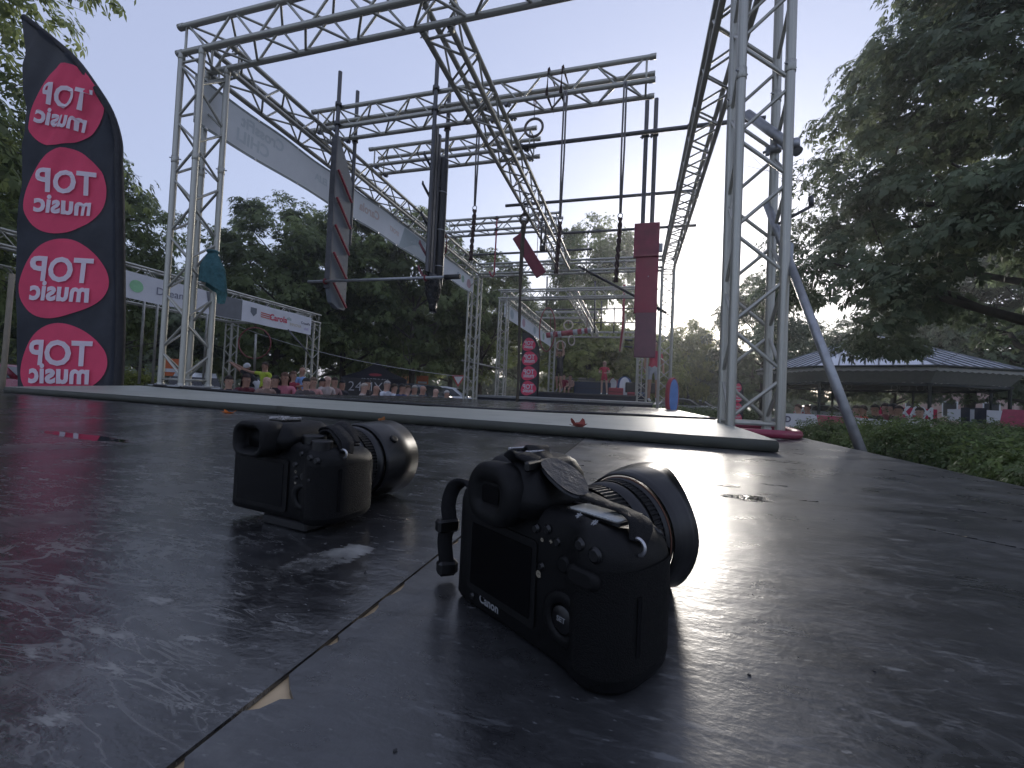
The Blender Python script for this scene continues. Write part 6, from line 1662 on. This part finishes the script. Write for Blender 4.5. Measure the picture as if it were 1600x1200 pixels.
car('dark car with black rear window behind the audience', cpos(662, 19.5), rad(-20), (.05, .055, .06))
car('white van-like car behind the right end of the audience', cpos(702, 24), rad(10), (.60, .61, .62))
car('grey car far off left of the right tower', cpos(1066, 34), rad(15), (.30, .32, .34))
car('white car far off behind the hedge', cpos(1090, 40), rad(5), (.6, .61, .62))
for k, px in enumerate((1290, 1308)): car(['silver car parked beyond the bandstand, left one', 'white car parked beyond the bandstand, right one'][k], cpos(px, 44 + k), rad(10), [(.45, .46, .48), (.6, .6, .6)][k])
# yield sign and orange sign
def road_sign(label, px, py, D, kind):
    P = at_d(px, py, D); t = thing('road_sign', label, 'sign', (P.x, P.y, GROUND), math.atan2(-P.x, P.y)); z = P.z - GROUND
    bar('post', (0, .03, 0), (0, .03, z + .2), .03, gsteel, t)
    if kind == 'tri':
        b = MB(); b.prism([(-.42, .3), (0, -.42), (.42, .3)], -.01, .01, T(0, 0, z) @ RX(PI / 2)); b.build('plate', pmat('sign_red', (.5, .06, .06), .5), t)
        b = MB(); b.prism([(-.27, .2), (0, -.26), (.27, .2)], .011, .016, T(0, 0, z) @ RX(PI / 2)); b.build('plate_face', white_pl, t)
    else:
        b = MB(); b.box((0, 0, z), (.8, .03, .7), bev=.01); b.build('plate', pmat('sign_orange', (.65, .16, .05), .5), t)
        b = MB(); b.box((0, -.02, z - .12), (.6, .01, .14)); b.build('plate_stripe', white_pl, t)
road_sign('small triangular give way sign left of the far left corner tower', 716, 594, 26, 'tri')
road_sign('orange square sign among the trees right of the tent', 660, 595, 30, 'sq')
road_sign('orange and blue sign seen through the left tower', 267, 574, 22, 'sq')
# houses glimpsed through the trees
def house(label, px, D, w, h, dep, col, roofc, rz, rows, cols):
    P = at_d(px, 600, D); t = thing('house', label, 'building', (P.x, P.y, GROUND), rz)
    b = MB(); b.box((0, 0, h / 2), (w, dep, h)); b.build('wall', pmat('render_%d_%d_%d' % tuple(int(c * 99) for c in col), col, .9, 0, .08, 1), t)
    b = MB(); b.loft([[Vector((x, y, h)) for x, y in ((-w / 2 - .3, -dep / 2 - .3), (w / 2 + .3, -dep / 2 - .3), (w / 2 + .3, dep / 2 + .3), (-w / 2 - .3, dep / 2 + .3))], [Vector((x, y, h + 1.6)) for x, y in ((-w / 2 + 1, -.05), (w / 2 - 1, -.05), (w / 2 - 1, .05), (-w / 2 + 1, .05))]], smooth=False); b.build('roof', pmat('roof_tile', roofc, .9), t)
    for r_ in range(rows):
        for c in range(cols):
            x, z = -w / 2 + w * (c + .5) / cols, .9 + r_ * 2.8
            b = MB(); b.box((x, -dep / 2 - .02, z + .75), (1.1, .06, 1.5)); wn_ = b.build('window', white_pl, t)
            b = MB(); b.box((x, -dep / 2 - .055, z + .75), (.9, .03, 1.3)); b.build('pane', pmat('house_pane', (.03, .035, .04), .1), wn_)
house('orange rendered house glimpsed between the trees right of the tent', 612, 58, 5.0, 6.0, 6, (.55, .24, .10), (.25, .10, .07), rad(25), 2, 2)
house('pale pink house glimpsed behind the bandstand', 1496, 62, 8, 4.4, 7, (.55, .38, .34), (.25, .12, .09), rad(-38), 1, 3)

# ------------------------------------------------------------------ bandstand
bear = math.atan2(*at_d(1362, 571, 1).xy)
D0 = 27.0; cx, cy = D0 * math.sin(bear), D0 * math.cos(bear)
band = thing('bandstand', 'octagonal bandstand with grey seamed metal roof and iron columns', 'bandstand', (cx, cy, GROUND), -bear)
R8 = 5.0; ze = 2.95; za = 4.85
zinc = pmat('zinc_roof', (.55, .58, .62), .40, .25, .14, 1.2); green_iron = pmat('dark_iron', (.022, .028, .026), .6); trim = pmat('cream_trim', (.34, .33, .30), .7)
ang = [rad(-90 + 22.5 + 45 * k) for k in range(8)]
for k in range(8):
    a0, a1 = ang[k], ang[(k + 1) % 8]
    A, B, C = Vector((R8 * math.cos(a0), R8 * math.sin(a0), ze)), Vector((R8 * math.cos(a1), R8 * math.sin(a1), ze)), Vector((0, 0, za))
    b = MB(); b.add([A, B, C, A - Vector((0, 0, .04)), B - Vector((0, 0, .04)), C - Vector((0, 0, .04))], [(0, 1, 2), (5, 4, 3), (0, 3, 4, 1)], False); pan = b.build('roof_panel', zinc, band)
    mid = (A + B) / 2; n = 9
    for i in range(1, n):
        P0 = A.lerp(B, i / n); f = abs(i / n - .5) * 2
        P1 = P0 + (C - mid) * (1 - f)
        nrm = (B - A).cross(C - A).normalized()
        b = MB(); b.tube(P0 + nrm * .02, P1 + nrm * .02, .028, 5); b.build('standing_seam', pmat('zinc_seam', (.16, .175, .19), .5, .3), pan)
    b = MB(); b.tube(A, C, .045, 6); b.build('hip_ridge', MATS['zinc_seam'], pan)
    b = MB(); b.tube(A, B, .045, 8); b.build('gutter', green_iron, band)
    ia, ib = A * .985, B * .985; ia.z = ib.z = ze - .06
    b = MB(); ns_ = 26; vs = []; fs = []
    for i in range(ns_ + 1):
        q = ia.lerp(ib, i / ns_); vs += [q, q - Vector((0, 0, (.15 if i % 2 else .10)))]
    b.add(vs, [(2 * i, 2 * i + 2, 2 * i + 3, 2 * i + 1) for i in range(ns_)], False); b.build('scalloped_fascia', trim, band, fix=False)
    ja, jb = A * .90, B * .90; ja.z = jb.z = 2.25
    b = MB(); b.tube(ja, jb, .06, 8); b.build('beam', green_iron, band)
    b = MB(); b.add([A * .93, B * .93, ja, jb] if False else [Vector((A.x * .985, A.y * .985, ze - .1)), Vector((B.x * .985, B.y * .985, ze - .1)), Vector((jb.x, jb.y, 2.32)), Vector((ja.x, ja.y, 2.32))], [(0, 1, 2, 3)], False); b.build('soffit', pmat('soffit', (.17, .165, .155), .8), band, fix=False)
    b = MB(); b.lathe([(.16, 0), (.16, .12), (.09, .2), (.06, .9), (.055, 2.2), (.10, 2.26), (.10, 2.32)], 12, T(ja.x, ja.y, 0)); col_ = b.build('column', green_iron, band)
    ex = (jb - ja).normalized()
    for s, base, dirn in ((1, ja, ex), (-1, jb, -ex)):
        for q, rr_ in ((.35, .20), (.75, .13)):
            c = base + dirn * q + Vector((0, 0, .22)); M = Matrix((dirn, Vector((0, 0, 1)), dirn.cross(Vector((0, 0, 1))))).transposed()
            b = MB(); b.torus(c, rr_, .025, M, 18, 5); b.build('scroll', trim, col_)
b = MB(); b.lathe([(.3, 0), (.25, .12), (.08, .2), (.01, .25)], 12, T(0, 0, za - .05)); b.build('roof_cap', zinc, band)
b = MB(); b.lathe([(4.7, 0), (4.7, .5), (4.6, .55), (.01, .55)], 8, RZ(rad(22.5))); b.build('plinth', pmat('stone_plinth', (.25, .24, .22), .9), band)
# barrier banners before it
def banner_wall(name, label, p0, p1, z0, z1, m, prints, group=None):
    A, B = Vector(p0), Vector(p1); t = thing(name, label, 'banner', (A.x, A.y, GROUND)); o = Vector(t.location)
    ex = (B - A); ex.z = 0; L = ex.length; ex.normalize(); nn = Vector((ex.y, -ex.x, 0))
    def S5(x, z, off=0): return Vector((A.x, A.y, 0)) + ex * x + nn * (off + .03 * math.sin(x * 2.3)) + Vector((0, 0, z + .02 * math.sin(x * 1.7))) - o
    b = MB(); n = 24; b.add([S5(L * i / n, z) for i in range(n + 1) for z in (z1, z0)], [(2 * i, 2 * i + 2, 2 * i + 3, 2 * i + 1) for i in range(n)], True); b.build('banner_sheet', m, t, fix=False)
    for q in range(int(L / 2.0) + 1):
        bar('barrier_post', S5(q * 2.0, GROUND, -.05), S5(q * 2.0, z1, -.05), .02, gsteel, t)
    for (kind, x, z, sz, col, arg) in prints:
        mm = pmat('ink_%d_%d_%d' % tuple(int(c * 99) for c in col), col, .7)
        if kind == 'text':
            vs, fs = text_mb(arg, sz, sz * .03, mirror=arg.startswith('~')) if not arg.startswith('~') else text_mb(arg[1:], sz, sz * .05, True)
            MB().add([S5(x + v.x, z + v.y, .012) for v in vs], fs, False).build('print', mm, t, fix=False)
        else:
            MB().add([S5(x + q * sz, z + r_ , .01) for q, r_ in arg], [tuple(range(len(arg)))], False).build('print', mm, t, fix=False)
    return t
A, B = at_d(1218, 648, 13.4), at_d(1428, 660, 12.2)
zt_, zb_ = at_d(1225, 646, 13.4).z, at_d(1225, 660, 13.4).z - .12
wht = fabric_mat('banner_print_white', (.74, .75, .78))
L5 = (B - A).xy.length
banner_wall('barrier_banner', 'white sponsor banner on the barrier behind the right hedge', (A.x, A.y, 0), (B.x, B.y, 0), zb_, zt_, wht,
            [('text', L5 * .085, (zt_ + zb_) / 2 + .02, .22, (.10, .10, .16), 'D'), ('text', L5 * .24, (zt_ + zb_) / 2, .13, (.45, .47, .5), 'Dreamz'), ('poly', L5 * .44, (zt_ + zb_) / 2, 1.0, (.55, .08, .16), [(-.22, -.17), (.28, -.17), (.28, .17), (-.30, .17)]),
             ('text', L5 * .66, (zt_ + zb_) / 2, .17, (.35, .08, .12), 'Carola'), ('text', L5 * .90, (zt_ + zb_) / 2 + .04, .14, (.10, .09, .14), 'CrossFit')])
A, B = at_d(1365, 646, 21.0), at_d(1463, 648, 19.5)
zt_, zb_ = at_d(1400, 637, 20).z, at_d(1400, 652, 20).z
L5 = (B - A).xy.length
banner_wall('red_banner', 'red banner with white reversed lettering before the bandstand', (A.x, A.y, 0), (B.x, B.y, 0), zb_, zt_, fabric_mat('banner_red', (.50, .03, .09), .2, .08, 3),
            [('text', L5 * .60, (zt_ + zb_) / 2, .52, (.74, .74, .76), '~MAXIT')])
A, B = at_d(1480, 650, 23), at_d(1640, 660, 21)
zt_, zb_ = at_d(1560, 642, 22).z, at_d(1560, 662, 22).z
L5 = (B - A).xy.length
banner_wall('barrier_banner', 'pale banner row with black and pink fields at the right edge', (A.x, A.y, 0), (B.x, B.y, 0), zb_, zt_, wht,
            [('poly', L5 * .30, (zt_ + zb_) / 2, 1.0, (.02, .025, .04), [(-.4, -.28), (.42, -.28), (.42, .28), (-.4, .28)]), ('poly', L5 * .72, (zt_ + zb_) / 2, 1.0, (.55, .10, .17), [(-.5, -.28), (.7, -.28), (.7, .28), (-.4, .28)])])
# ------------------------------------------------------------------ added volume standing in for lens glare, lifting the dark tree shadows
hb = MB(); hb.box((0, 10, (GROUND - 1 + 16) / 2), (260, 240, 16 - (GROUND - 1)))
hm = bpy.data.materials.new('glare_haze_volume'); hm.use_nodes = True
hn = hm.node_tree; hn.nodes.clear()
ho = hn.nodes.new('ShaderNodeOutputMaterial'); hv = hn.nodes.new('ShaderNodeVolumePrincipled')
hv.inputs['Color'].default_value = (.93, .95, .97, 1)
hv.inputs['Density'].default_value = .0022
hv.inputs['Anisotropy'].default_value = .72
hn.links.new(hv.outputs['Volume'], ho.inputs['Volume'])
tag(hb.build('glare_haze', hm), 'thin pale volume added to stand for lens glare and lift shadows', 'glare_haze', kind='stuff')
